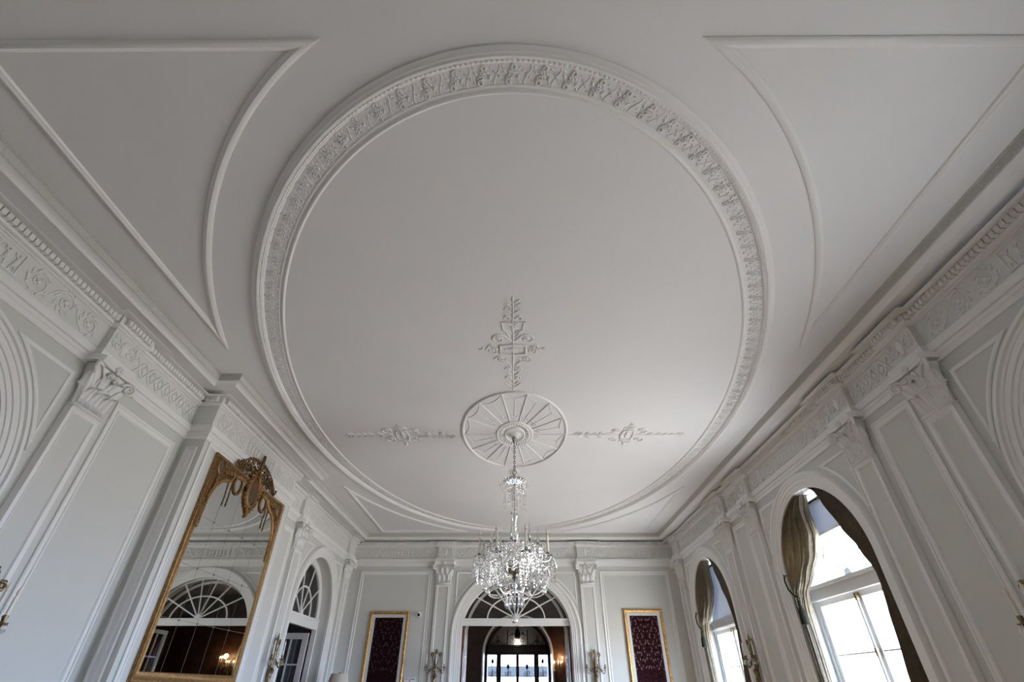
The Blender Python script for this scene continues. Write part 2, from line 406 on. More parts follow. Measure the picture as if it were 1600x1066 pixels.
def urn_block(mb, T, c):
    mb.lathe([(0.02, -0.11), (0.045, -0.10), (0.02, -0.075), (0.05, -0.03), (0.062, 0.02), (0.045, 0.05), (0.055, 0.065), (0.03, 0.085), (0.006, 0.11)], 12, (0, 0, 0), T=lambda x, y, z: T(c+x, FM+z, 0.35*y+0.002))
    for s in (-1, 1):
        sp = spiral((c+s*0.115, FM-0.02), 0.07, 0.018, 1.2, PI/2, 20, s)
        mb.tube([(x, y, 0.006) for x, y in sp], 0.010, 6, T=T)
        for k in range(5):
            a = PI/2-s*(0.2+0.55*k); mb.blob((c+s*0.12+0.085*math.cos(a), FM+0.085*math.sin(a), 0.005), (0.03, 0.012, 0.012), T, a+1.0)
        mb.blob((c+s*0.19, FM+0.085, 0.005), (0.026, 0.035, 0.014), T, s*0.5)
def guilloche(mb, T, u0, u1):
    k = max(2, int(round((u1-u0)/0.17))); st = (u1-u0)/k
    for s in (-1, 1):
        pts = []
        for i in range(k*8+1):
            t = i/8; pts.append((u0+st*t, FM+s*0.105*math.cos(PI*t), 0.006))
        mb.tube(pts, 0.014, 6, T=T)
    for j in range(k+1):
        mb.blob((u0+st*j, FM, 0.006), (0.035, 0.035, 0.014), T)
        mb.blob((u0+st*j, FM, 0.006), (0.012, 0.075, 0.012), T)
BK = lambda T: (lambda u, v, q: T(u, v, q+BRK))
def frieze_relief(name, label, T, segs):
    mb = MB()
    for kind, a, b in segs:
        if kind == 'scrolls': rinceau(mb, T, a, b)
        elif kind == 'panel': figure_panel(mb, T, a, b)
        elif kind == 'urn': urn_block(mb, BK(T), a)
        else: guilloche(mb, T, a, b)
    tag(mb.build('frieze_relief', 'plaster', entab), label)
def arch_bay(c): return [('scrolls', c-1.55, c-0.45), ('panel', c, 0.80), ('scrolls', c+0.45, c+1.55)]
frieze_relief('l', None, TL, arch_bay(BAY_NEAR)+[('urn', PIL_Y[0], 0), ('guilloche', 5.30, 6.72), ('guilloche', 10.3, 11.4), ('urn', PIL_Y[1], 0)]+arch_bay(BAY_FAR)+[('urn', PIL_Y[2], 0)])
frieze_relief('b', None, TB, [('scrolls', 6.9, 7.85), ('panel', 8.49, 1.1), ('scrolls', 9.13, 10.08)])
frieze_relief('r', None, TR, arch_bay(BAY_NEAR)+[('urn', y, 0) for y in PIL_YR]+[('guilloche', 5.28, 6.16)]+arch_bay(BAY_MID)+[('guilloche', 10.56, 11.4)]+arch_bay(BAY_FAR))
frieze_relief('e', None, TE, [('scrolls', -4.75, -4.02), ('panel', -3.62, 0.74), ('scrolls', -3.2, -2.5), ('urn', PE[0], 0), ('scrolls', -1.88, -0.45), ('panel', 0.02, 0.8), ('scrolls', 0.5, 1.92),
    ('urn', PE[1], 0), ('scrolls', 2.5, 3.2), ('panel', 3.6, 0.74), ('scrolls', 4.0, 4.7)])

# ------------------------------------------------------------------ wall mouldings
PANEL_PROF = [(0, 0), (0, 0.018), (0.012, 0.026), (0.028, 0.02), (0.034, 0.006), (0.072, 0.006), (0.078, 0.018), (0.092, 0.02), (0.108, 0.004), (0.108, 0)]
N_TRIM = [2]
def trim(mb, label, m='white'):
    N_TRIM[0] += 1
    return tag(mb.build('trim_%d' % N_TRIM[0], m), label, 'wall moulding', kind='structure')
def wall_panel(T, u0, u1, v1, label, v0=0.95):
    mb = MB(); mb.mold([(u0, v0), (u0, v1), (u1, v1), (u1, v0)], PANEL_PROF, closed=True, T=T); return trim(mb, label)
wall_panel(TL, 5.36, 6.62, 4.47, 'tall panel moulding on the left wall between the pilaster and the chimney breast')
wall_panel(TL, 10.32, 11.38, 4.47, 'tall panel moulding on the left wall beyond the chimney breast')
wall_panel(TR, 5.33, 6.10, 4.50, 'tall panel moulding on the right wall between two pilasters near the middle window')
wall_panel(TR, 10.60, 11.35, 4.50, 'tall panel moulding on the right wall between the two windows')
wall_panel(TE, -4.80, -2.58, 4.49, 'panel moulding around the dark maroon picture on the far wall')
wall_panel(TE, 2.62, 4.76, 4.49, 'panel moulding around the bright maroon picture on the far wall')
wall_panel(TBN, XL+0.07, XB-0.07, 4.50, 'narrow panel moulding on the near side of the chimney breast')
wall_panel(TB, 6.90, 10.08, 4.66, 'panel moulding on the chimney breast around the gilt mirror')
def spandrel(T, c, s, label, uo=1.56, vt=4.47, R=(1.63, 1.63), zc=SPRING):
    a0 = math.asin((vt-zc)/R[1]); a1 = math.acos(min(1, uo/R[0]))
    arc = [(c+s*R[0]*math.cos(a0+(a1-a0)*i/16), zc+R[1]*math.sin(a0+(a1-a0)*i/16)) for i in range(17)]
    path = [(c+s*uo, vt)]+arc
    if s > 0: path = path[::-1]
    mb = MB(); mb.mold(path, [(-0.0, 0), (0.0, 0.016), (-0.014, 0.024), (-0.05, 0.016), (-0.055, 0)] if False else [(0, 0), (0, 0.016), (0.014, 0.024), (0.045, 0.014), (0.05, 0)], closed=True, T=T, lim=4)
    return trim(mb, label)
for T, c, side in ((TL, BAY_NEAR, 'near arch on the left wall'), (TL, BAY_FAR, 'far door arch on the left wall'), (TR, BAY_NEAR, 'near arch on the right wall'), (TR, BAY_MID, 'middle window on the right wall'), (TR, BAY_FAR, 'far window on the right wall')):
    spandrel(T, c, -1, 'triangular spandrel moulding on the near side of the '+side); spandrel(T, c, 1, 'triangular spandrel moulding on the far side of the '+side)
for s, nm in ((-1, 'dark'), (1, 'bright')):
    spandrel(TE, DOOR_X, s, 'triangular spandrel moulding above the far doorway towards the %s maroon picture' % nm, uo=1.84, vt=4.47, R=(1.98, 1.85), zc=DOOR_Z)
for nm, pts in (('left', [(XL+0.001, YN), (XL+0.001, BAY_NEAR-1.6)]),):
    pass
for side, T, segs in (('left', TL, [(YN, 1.5), (4.65, 6.8), (10.2, 12.0), (15.25, YE)]), ('right', TR, [(YN, 1.5), (4.65, 6.8), (9.93, 12.1), (15.2, YE)]), ('back', TE, [(XL, -1.95), (2.0, XR)])):
    mb = MB()
    for a, b in segs:
        mb.mold([(a, 0.0), (b, 0.0)], [(0, 0), (0, 0.03), (-0.16, 0.03), (-0.19, 0.012), (-0.19, 0)], T=T)
    tag(mb.build('baseboard_'+side, 'white'), 'white baseboard of the %s wall' % side, 'baseboard', kind='structure')

# ------------------------------------------------------------------ ceiling mouldings
OA, OB, OX = 4.04, 6.92, -0.02
OVAL = [(OX+OA*math.cos(a), YC+OB*math.sin(a)) for a in [PI/2-2*PI*i/160 for i in range(160)]]    # clockwise: right is inside
oval = empty('oval_ceiling_moulding', (OX, YC, CEIL), world=True)
tag(oval, 'great white oval plaster band framing the middle of the ceiling', 'ceiling moulding', kind='thing')
mb = MB(); mb.mold(OVAL, [(0, 0), (0.0, 0.022), (0.02, 0.03), (0.035, 0.045), (0.05, 0.045), (0.065, 0.06), (0.085, 0.055), (0.095, 0.035), (0.125, 0.028), (0.13, 0.010), (0.14, 0.0)], closed=True, T=TC)
mb.build('outer_moulding', 'white', oval)
mb = MB(); NB = 2400                                    # bead course inside the outer moulding
mb.tube([(OX+(OA-0.105)*math.cos(2*PI*i/NB), YC+(OB-0.105)*math.sin(2*PI*i/NB), CEIL-0.034) for i in range(NB)], [0.006+0.011*abs(math.sin(PI*i/4)) for i in range(NB)], 6, closed=True)
mb.build('beaded_moulding', 'white', oval)
mb = MB(); mb.mold(OVAL, [(0.302, 0), (0.306, 0.008), (0.318, 0.008), (0.322, 0.004), (0.338, 0.005), (0.348, 0.016), (0.364, 0.019), (0.378, 0.010), (0.385, 0)], closed=True, T=TC)
mb.build('inner_moulding', 'white', oval)
mb = MB()
per = [0.0]; fine = [(OX+(OA-0.225)*math.cos(PI/2-2*PI*i/1440), YC+(OB-0.225)*math.sin(PI/2-2*PI*i/1440)) for i in range(1441)]
for i in range(1440): per.append(per[-1]+(Vector(fine[i+1])-Vector(fine[i])).length)
def at_len(s):
    s %= per[-1]; lo = min(1439, int(s/per[-1]*1440))
    while lo > 0 and per[lo] > s: lo -= 1
    while lo < 1439 and per[lo+1] < s: lo += 1
    p, q = Vector(fine[lo]), Vector(fine[lo+1]); d = (q-p).normalized()
    return p, d, Vector((d.y, -d.x))
NM = 140
for k in range(NM):
    p0, d, nr = at_len(per[-1]*k/NM)
    T = (lambda p0, d, nr: (lambda a, b, h: (p0.x+d.x*a+nr.x*b, p0.y+d.y*a+nr.y*b, CEIL-0.001-h)))(p0, d, nr)
    for j in range(5):
        a = 2*PI*j/5+0.3; mb.blob((0.019*math.cos(a), 0.021*math.sin(a), 0.004), (0.013, 0.011, 0.012), T, a, nu=6, nv=4)
    mb.blob((0, 0, 0.006), (0.009, 0.009, 0.012), T, nu=6, nv=4)
    for s in (-1, 1):
        sp = spiral((0.022*s, 0.056*s), 0.027, 0.012, 0.95, -s*PI/2, 12, s)
        mb.tube([(-0.02*s, 0.03*s, 0.005)]+[(x, y, 0.006) for x, y in sp], 0.0075, 5, T=T)
        mb.blob((0.040*s, 0.018*s, 0.003), (0.016, 0.007, 0.014), T, 0.5*s, nu=6, nv=4)
        for j in range(3): mb.blob((s*(0.075+0.024*j), s*(0.052-0.03*j), 0.003), (0.010, 0.007, 0.010), T, 0.6, nu=6, nv=4)
        mb.blob((-s*0.055, s*0.02, 0.004), (0.022, 0.011, 0.010), T, 0.9*s, nu=6, nv=4)
        mb.blob((-s*0.065, s*0.058, 0.003), (0.014, 0.008, 0.013), T, -0.5, nu=6, nv=4)
    p1, d1, n1 = at_len(per[-1]*(k+0.5)/NM)
    T1 = (lambda p0, d, nr: (lambda a, b, h: (p0.x+d.x*a+nr.x*b, p0.y+d.y*a+nr.y*b, CEIL-0.001-h)))(p1, d1, n1)
    mb.tube([(-0.024, -0.080, 0.0), (-0.03, -0.055, 0.001), (-0.014, -0.022, 0.001), (0.014, 0.022, 0.001), (0.03, 0.055, 0.001), (0.024, 0.080, 0.0)], 0.0055, 5, T=T1)
mb.build('scroll_frieze', 'plaster', oval)

SA, SB = 4.535, 7.39
def corner_panel(sx, sy, label):
    xo = -4.13 if sx < 0 else 4.08
    yo = YC+sy*6.92
    ay = math.sqrt(max(0, 1-((xo-OX)/SA)**2))*SB; ax = math.sqrt(max(0, 1-(6.92/SB)**2))*SA
    a0 = math.atan2(ay/SB, abs(xo-OX)/SA); a1 = math.atan2(6.92/SB, ax/SA)
    arc = [(OX+sx*SA*math.cos(a0+(a1-a0)*i/36), YC+sy*SB*math.sin(a0+(a1-a0)*i/36)) for i in range(37)]
    path = [(xo, yo)]+arc
    area = sum(path[i-1][0]*path[i][1]-path[i][0]*path[i-1][1] for i in range(len(path)))
    if area > 0: path = path[::-1]
    mb = MB(); mb.mold(path, [(-0.04, 0), (-0.04, 0.012), (-0.02, 0.03), (0.005, 0.036), (0.02, 0.024), (0.035, 0.018), (0.045, 0)], closed=True, T=TC, lim=6)
    return tag(mb.build('ceiling_corner_moulding', 'white'), label, 'ceiling moulding', group='corner mouldings of the ceiling', kind='thing')
corner_panel(-1, -1, 'curved triangular ceiling moulding in the near corner above the left wall')
corner_panel(1, -1, 'curved triangular ceiling moulding in the near corner above the window wall')
corner_panel(-1, 1, 'small curved triangular ceiling moulding in the far corner above the left door')
corner_panel(1, 1, 'small curved triangular ceiling moulding in the far corner above the far window')

# medallion
MX, MA, MBB = 0.0, 1.02, 1.66
med = empty('ceiling_medallion', (MX, YC, CEIL), world=True)
tag(med, 'oval white plaster medallion with radiating spokes above the chandelier', 'ceiling medallion', kind='thing')
ell = lambda a, b, n=96: [(MX+a*math.cos(PI/2-2*PI*i/n), YC+b*math.sin(PI/2-2*PI*i/n)) for i in range(n)]
mb = MB(); mb.mold(ell(MA, MBB), [(0, 0), (0, 0.012), (0.015, 0.028), (0.035, 0.028), (0.05, 0.012), (0.055, 0)], closed=True, T=TC); mb.build('rim', 'white', med)
mb = MB(); mb.mold(ell(0.36, 0.56), [(0, 0), (0.0, 0.01), (0.02, 0.022), (0.045, 0.012), (0.07, 0.012), (0.085, 0.022), (0.10, 0.0)], closed=True, T=TC)
mb.mold(ell(0.20, 0.31), [(0, 0), (0.0, 0.012), (0.02, 0.02), (0.04, 0.0)], closed=True, T=TC); mb.build('inner_ring', 'white', med)
mb = MB()
for k in range(32):
    a = 2*PI*k/32; mb.blob((MX+0.28*math.cos(a), YC+0.435*math.sin(a), CEIL-0.006), (0.075, 0.022, 0.016), ang=math.atan2(math.sin(a)*1.3, math.cos(a)), nu=6, nv=4)
mb.build('petal_ring', 'plaster', med)
for k in range(14):
    a = 2*PI*(k+0.5)/14+PI/2
    c0, s0 = math.cos(a), math.sin(a)
    mb = MB(); mb.tube([(MX+0.37*c0, YC+0.57*s0, CEIL-0.003), (MX+0.985*c0, YC+1.62*s0, CEIL-0.003)], 0.014, 6); mb.build('spoke', 'white', med)
for k in range(14):
    mb = MB(); a = 2*PI*k/14+PI/2; c0, s0 = math.cos(a), math.sin(a)
    ag = math.atan2(s0*MBB, c0*MA)
    for t, ra, rb in ((0.42, 0.06, 0.012), (0.50, 0.05, 0.02), (0.57, 0.03, 0.014), (0.64, 0.05, 0.008)):
        mb.blob((MX+MA*t*c0, YC+MBB*t*s0, CEIL-0.003), (ra, rb, 0.009), ang=ag, nu=6, nv=4)
    for s in (-1, 1):
        b0 = a+s*PI/14
        pts = []
        for i in range(9):
            t = i/8; aa = a+(b0-a)*t; dip = 0.855+0.095*t*t
            pts.append((MX+MA*dip*math.cos(aa), YC+MBB*dip*math.sin(aa), CEIL-0.002))
        mb.tube(pts, 0.009, 5)
        mb.blob((MX+MA*0.45*math.cos(a+s*0.09), YC+MBB*0.45*math.sin(a+s*0.09), CEIL-0.003), (0.03, 0.012, 0.01), ang=ag+s*0.5, nu=6, nv=4)
    mb.tube([(MX+MA*0.40*c0, YC+MBB*0.40*s0, CEIL-0.001), (MX+MA*0.86*c0, YC+MBB*0.86*s0, CEIL-0.001)], 0.006, 5)
    mb.build('ray_motif', 'plaster', med)
mb = MB(); mb.lathe([(0.12, 0.0), (0.11, -0.02), (0.075, -0.03), (0.07, -0.06), (0.045, -0.08), (0.0, -0.082)], 24, (MX, YC, CEIL)); mb.build('boss', 'white', med)

# radiating scroll ornaments; built along +a, b across
def ornament(name_label, org, da, scale, urn):
    db = Vector((-da.y, da.x))
    T = lambda a, b, h: (org.x+da.x*a+db.x*b, org.y+da.y*a+db.y*b, CEIL-0.001-h)
    root = empty('ceiling_scroll_ornament', (org.x, org.y, CEIL), world=True)
    tag(root, name_label, 'ceiling ornament', group='scroll ornaments round the medallion', kind='thing')
    mb = MB()
    L = 2.25*scale
    mb.tube([(1.2*scale*t/10, 0.004*math.sin(t), 0.003) for t in range(11)], 0.011, 6, T=T)
    def leafpair(a, l, w, ag):
        for s in (-1, 1):
            mb.blob((a+l*0.5*math.cos(ag), s*(0.01+l*0.5*math.sin(ag)), 0.003), (l*0.55, w, 0.013), T, s*ag, nu=8, nv=4)
    def curl(a, b, r, s, d):
        sp = spiral((a, b), r, r*0.25, 1.3, -s*PI/2, 20, s*d)
        mb.tube([(x, y, 0.004) for x, y in sp], 0.011, 6, T=T); mb.blob((a, b, 0.004), (r*0.3, r*0.3, 0.014), T, nu=6, nv=4)
    for a, l in ((0.06, 0.20), (0.16, 0.14), (0.30, 0.12), (0.42, 0.15), (0.56, 0.16)): leafpair(a*scale, l*scale, 0.016, 0.7)
    for s in (-1, 1):
        curl(0.36*scale, s*0.075, 0.05, s, 1); curl(0.62*scale, s*0.085, 0.055, s, 1)
        mb.tube([(0.62*scale, s*0.02, 0.003), (0.75*scale, s*0.05, 0.004), (0.85*scale, s*0.12, 0.004), (0.86*scale, s*0.22, 0.004)], 0.012, 6, T=T)
        curl(0.90*scale, s*0.20, 0.10, s, -1)
    mb.build('stem_scrolls', 'plaster', root)
    mb = MB(); c = 1.14*scale; hx, hy = 0.11*scale, 0.20
    mb.mold([(c-hx, -hy), (c-hx*1.25, 0), (c-hx, hy), (c+hx, hy), (c+hx*1.25, 0), (c+hx, -hy)], [(0, 0), (0, 0.014), (0.016, 0.018), (0.022, 0.0)], closed=True, T=T)
    mb.blob((c, 0, 0.002), (0.05, 0.12, 0.02), T)
    for s in (-1, 1):
        mb.blob((c, s*0.10, 0.002), (0.03, 0.04, 0.016), T)
        for k in range(5):
            mb.blob((c+0.03*math.sin(k*2.1), s*(0.24+0.05*k), 0.003), (0.035, 0.02, 0.014), T, k*0.9*s, nu=6, nv=4)
        for d in (-1, 1):
            sp = spiral((c+d*0.05, s*0.30), 0.07, 0.02, 1.3, 0, 18, s*d); mb.tube([(x, y, 0.003) for x, y in sp], 0.010, 6, T=T)
        mb.blob((c, s*0.475, 0.003), (0.016, 0.04, 0.012), T, nu=6, nv=4)
    mb.build('tablet', 'plaster', root)
    mb = MB(); mb.tube([(1.22*scale+(L-1.22*scale)*t/10, 0.004*math.sin(t), 0.003) for t in range(11)], 0.011, 6, T=T)
    for s in (-1, 1):
        sp = spiral((1.40*scale, s*0.20), 0.115, 0.02, 1.5, s*PI/2+PI, 22, s); mb.tube([(x, y, 0.004) for x, y in sp], 0.013, 6, T=T)
        mb.blob((1.40*scale, s*0.20, 0.004), (0.03, 0.03, 0.014), T, nu=6, nv=4)
        if urn:
            mb.tube([(1.44*scale, s*0.05, 0.004), (1.56*scale, s*0.09, 0.004), (1.62*scale, s*0.14, 0.004)], 0.012, 6, T=T)
            mb.tube([(1.60*scale, s*0.135, 0.003), (1.76*scale, s*0.15, 0.003)], 0.012, 6, T=T)
            sp = spiral((1.86*scale, s*0.075), 0.05, 0.015, 1.2, 0, 16, s); mb.tube([(x, y, 0.003) for x, y in sp], 0.009, 6, T=T)
            sp = spiral((2.06*scale, s*0.075), 0.055, 0.015, 1.2, 0, 16, -s); mb.tube([(x, y, 0.003) for x, y in sp], 0.009, 6, T=T)
    if urn:
        mb.tube([(1.77*scale, -0.17, 0.004), (1.77*scale, 0.17, 0.004)], 0.016, 6, T=T); mb.blob((1.66*scale, 0.02, 0.003), (0.025, 0.07, 0.014), T, 0.3)
    for a, l in ((1.34, 0.12), (1.52, 0.14), (1.70, 0.13), (1.84, 0.12), (1.96, 0.12), (2.08, 0.14), (2.16, 0.12)): leafpair(a*scale, l*scale, 0.014, 0.8)
    mb.blob((L, 0, 0.003), (0.05, 0.016, 0.012), T)
    mb.build('tip_scrolls', 'plaster', root)
ornament('tall scroll ornament with urn on the ceiling between the medallion and the viewer', Vector((MX-0.02, YC-MBB-0.06)), Vector((0, -1)), 1.0, True)
ornament('scroll ornament on the ceiling between the medallion and the mirror wall', Vector((MX-MA-0.04, YC+0.02)), Vector((-1, 0)), 0.98, False)
ornament('scroll ornament on the ceiling between the medallion and the window wall', Vector((MX+MA+0.04, YC+0.02)), Vector((1, 0)), 0.98, False)
ornament('scroll ornament on the ceiling beyond the medallion, behind the chandelier chain', Vector((MX, YC+MBB+0.06)), Vector((0, 1)), 1.0, True)
# ================================================================== pilasters (local frame: x along the wall, y into the room, z up)
def acanthus(mb, base, w, h, curl, lean=0.0, n=9, seg=9, yaw=0.0):
    """lobed leaf standing on base, tip rolling forward; two-sided sheet with thickness"""
    front, back = [], []
    for i in range(seg+1):
        t = i/seg
        if t < 0.72: y = curl*0.35*(t/0.72)**2; z = h*t/0.72*0.93
        else:
            a = (t-0.72)/0.28*PI*0.85; r = curl*0.42
            y = curl*0.35+r*(1-math.cos(a)); z = h*0.93+r*math.sin(a)*0.75
        ww = w*0.5*(0.62+0.5*math.sin(PI*min(1, t*1.05)))*(1-0.62*max(0, t-0.6)/0.4)*(1+0.13*math.sin(t*PI*6))
        for k in range(n):
            s = -1+2*k/(n-1)
            rib = 0.012*(1-abs(s))+0.008*math.cos(s*PI*2.5)
            x = s*ww+lean*t*t; yy = y+rib-0.018*s*s
            ca, sa = math.cos(yaw), math.sin(yaw)
            front.append((base[0]+x*ca-yy*sa, base[1]+x*sa+yy*ca, base[2]+z)); yy -= 0.016
            back.append((base[0]+x*ca-yy*sa, base[1]+x*sa+yy*ca, base[2]+z))
    N = len(front); F = []
    for i in range(seg):
        for k in range(n-1):
            a = i*n+k; F.append((a, a+1, a+n+1, a+n)); F.append((N+a, N+a+n, N+a+n+1, N+a+1))
        F.append((i*n, i*n+n, N+i*n+n, N+i*n)); F.append((i*n+n-1, N+i*n+n-1, N+i*n+2*n-1, i*n+2*n-1))
    F.append(tuple(range(n-1, -1, -1))+tuple(N+k for k in range(n)))
    F.append(tuple(seg*n+k for k in range(n))+tuple(N+seg*n+k for k in range(n-1, -1, -1)))
    mb.add(front+back, F); return mb
CZ0, CZ1, SW, SD = 4.09, 4.73, 0.435, 0.085
def make_pilaster():
    root = empty('pilaster')
    mb = MB(); mb.box(-SW/2, SW/2, 0.002, SD-0.018, 0.28, CZ0+0.02)
    Tp = lambda u, v, q: (u, SD-0.018+q, v)
    mb.mold([(-SW/2, 0.30), (-SW/2, CZ0+0.02), (SW/2, CZ0+0.02), (SW/2, 0.30)], [(0, -0.01), (0, 0.018), (0.045, 0.018), (0.052, 0.026), (0.062, 0.022), (0.072, 0.004), (0.078, 0.0)], closed=True, T=Tp)
    sh = mb.build('shaft', 'white', root)
    mb = MB(); mb.box(-SW/2+0.07, SW/2-0.07, SD-0.03, SD-0.0165, 0.37, CZ0-0.05); mb.build('sunk_panel', 'field', root)
    mb = MB(); mb.box(-0.29, 0.29, 0.002, 0.125, 0, 0.16); mb.box(-0.265, 0.265, 0.002, 0.115, 0.16, 0.20); mb.box(-0.25, 0.25, 0.002, 0.105, 0.20, 0.25); mb.box(-0.235, 0.235, 0.002, 0.095, 0.25, 0.30)
    mb.build('base', 'white', root)
    # capital
    mb = MB(); P = []; rows = [(-0.004, 0.2185, 0.092), (0.03, 0.2185, 0.092), (0.035, 0.228, 0.104), (0.055, 0.228, 0.104), (0.06, 0.205, 0.092), (0.30, 0.215, 0.095), (0.50, 0.26, 0.13), (0.555, 0.285, 0.15)]
    for z, hw, d in rows:
        P += [(-hw, 0.002, CZ0+z), (-hw, d, CZ0+z), (hw, d, CZ0+z), (hw, 0.002, CZ0+z)]
    F = []
    for i in range(len(rows)-1):
        for k in range(3): F.append((i*4+k, i*4+k+1, i*4+k+5, i*4+k+4))
    mb.add(P, F); bell = mb.build('capital', 'plaster', root)
    mb = MB()
    pts = [(-0.345, 0.002), (-0.345, 0.155), (-0.30, 0.215), (-0.15, 0.185), (0, 0.175), (0.15, 0.185), (0.30, 0.215), (0.345, 0.155), (0.345, 0.002)]
    mb.prism(pts, CZ0+0.565, CZ0+0.605, lambda a, b, h: (a, b, h)); mb.prism([(a*0.985, b*1.02) for a, b in pts], CZ0+0.605, CZ1+0.01, lambda a, b, h: (a, b, h))
    mb.build('abacus', 'white', bell)
    for x in (-0.135, 0.0, 0.135):
        mb = MB(); acanthus(mb, (x, 0.088, CZ0+0.06), 0.118, 0.19, 0.13); mb.build('acanthus_leaf', 'plaster', bell)
    for x in (-0.075, 0.075):
        mb = MB(); acanthus(mb, (x, 0.092, CZ0+0.20), 0.13, 0.22, 0.155); mb.build('acanthus_leaf', 'plaster', bell)
    for s in (-1, 1):
        mb = MB(); acanthus(mb, (s*0.20, 0.085, CZ0+0.16), 0.13, 0.26, 0.17, lean=s*0.05, yaw=-s*0.6); mb.build('acanthus_leaf', 'plaster', bell)
        mb = MB(); acanthus(mb, (s*0.208, 0.056, CZ0+0.06), 0.085, 0.22, 0.08, yaw=-s*PI/2); mb.build('acanthus_leaf', 'plaster', bell)
        mb = MB()
        d = Vector((s*0.74, 0.55)); d.normalize()
        sp = spiral((0, 0), 0.072, 0.012, 1.6, PI/2, 30, -1)
        pts = [Vector((s*0.06, 0.13, CZ0+0.34)), Vector((s*0.13, 0.15, CZ0+0.47)), Vector((s*0.21, 0.165, CZ0+0.545))]
        for x, z in sp: pts.append(Vector((s*0.285+d.x*x*0.9, 0.165+d.y*x*0.9, CZ0+0.49+z)))
        mb.tube(pts, [0.014]*3+[0.024-0.010*i/30 for i in range(31)], 7)
        mb.build('volute', 'plaster', bell)
        mb = MB(); sp = spiral((s*0.055, CZ0+0.49), 0.05, 0.010, 1.4, PI/2, 20, s)
        mb.tube([(s*0.085, 0.12, CZ0+0.30), (s*0.11, 0.14, CZ0+0.42)]+[(x, 0.165, z) for x, z in sp], 0.014, 6); mb.build('volute', 'plaster', bell)
    mb = MB()
    for k in range(6):
        a = 2*PI*k/6; mb.blob((0.034*math.cos(a), 0.19, CZ0+0.60+0.034*math.sin(a)), (0.028, 0.022, 0.024))
    mb.blob((0, 0.205, CZ0+0.60), (0.018, 0.018, 0.018)); mb.build('flower', 'plaster', bell)
    return root
pil0 = make_pilaster(); pil_used = False
def pilaster(T, u, rz, label):
    global pil_used
    o = pil0 if not pil_used else copy_tree(pil0); pil_used = True
    o.location = T(u, 0, 0); o.rotation_euler = (0, 0, rz); tag(o, label, 'pilaster', 'white pilasters with leafy capitals', 'thing')
    return o
RL, RR, RE = -PI/2, PI/2, PI
pilaster(TL, PIL_Y[0], RL, 'white pilaster on the mirror wall nearest the viewer, beside the near arch')
pilaster(TL, PIL_Y[1], RL, 'white pilaster on the mirror wall between the mirror and the far left door')
pilaster(TL, PIL_Y[2], RL, 'white corner pilaster on the mirror wall beyond the far left door')
pilaster(TR, PIL_YR[0], RR, 'white pilaster on the window wall nearest the viewer, beside the near arch')
pilaster(TR, PIL_YR[1], RR, 'white pilaster on the window wall just before the middle curtained window')
pilaster(TR, PIL_YR[2], RR, 'white pilaster on the window wall just beyond the middle curtained window')
pilaster(TR, PIL_YR[3], RR, 'white pilaster with a sconce just before the far curtained window')
pilaster(TR, PIL_YR[4], RR, 'white corner pilaster beyond the far curtained window')
pilaster(TE, PE[0], RE, 'white pilaster on the far wall between the doorway and the dark maroon picture')
pilaster(TE, PE[1], RE, 'white pilaster on the far wall between the doorway and the bright maroon picture')

# ================================================================== arches, windows, doors
ARCHIVOLT = [(0.005, -0.03), (0.005, 0.022), (-0.035, 0.022), (-0.04, 0.034), (-0.085, 0.034), (-0.09, 0.048), (-0.15, 0.048), (-0.155, 0.060), (-0.19, 0.062), (-0.20, 0.085), (-0.235, 0.085), (-0.255, 0.06), (-0.262, 0.03), (-0.27, 0.0)]
def archivolt(T, c, a, b, z, parent, k=1.0):
    mb = MB(); mb.mold(arch_path(c, z, a, b, 0.0, 56), [(o*k, h) for o, h in ARCHIVOLT], T=T); return mb.build('archivolt', 'white', parent)
def fan(T, q, c, a, b, zc, hz, parent, nsp, r_in, m='white', bar=0.022, frame=0.07, glass='pane'):
    """fanlight: ring frame, spokes, inner arc, hub and pane, standing on height hz"""
    top = zc+b
    i0 = math.asin(max(-1, min(1, (hz-zc)/b)))
    full = arc_pts(c, zc, a, b, PI-i0, i0, 48)
    Tq = lambda u, v, h: T(u, v, h+q)
    mb = MB(); mb.mold(full, [(-0.02, -0.03), (-0.02, 0.03), (frame-0.015, 0.03), (frame, 0.015), (frame, -0.03)], T=Tq); mb.build('fanlight_frame', m, parent)
    for k in range(nsp):
        an = PI*(k+1)/(nsp+1); dx, dz = math.cos(an), math.sin(an)
        t = 0.1
        while ((dx*t)/(a-frame))**2+((hz+dz*t-zc)/(b-frame))**2 < 1: t += 0.01
        mb = MB(); mb.tube([(c+dx*0.06, hz+dz*0.06, 0), (c+dx*(t+0.02), hz+dz*(t+0.02), 0)], bar, 6, T=Tq); mb.build('fanlight_spoke', m, parent)
    mb = MB(); mb.tube([(x, y, 0.004) for x, y in arc_pts(c, hz, r_in[0], r_in[1], PI, 0, 30)], bar*1.1, 6, T=Tq); mb.build('fanlight_inner_arc', m, parent)
    mb = MB(); mb.prism([(c-0.10, hz)]+arc_pts(c, hz, 0.10, 0.11, PI, 0, 10)[1:-1]+[(c+0.10, hz)], -0.03, 0.045, Tq); mb.build('fanlight_hub', m, parent)
    mb = MB(); mb.prism(full, -0.006, 0.0, Tq); mb.build('fanlight_pane', glass, parent, smooth=False)
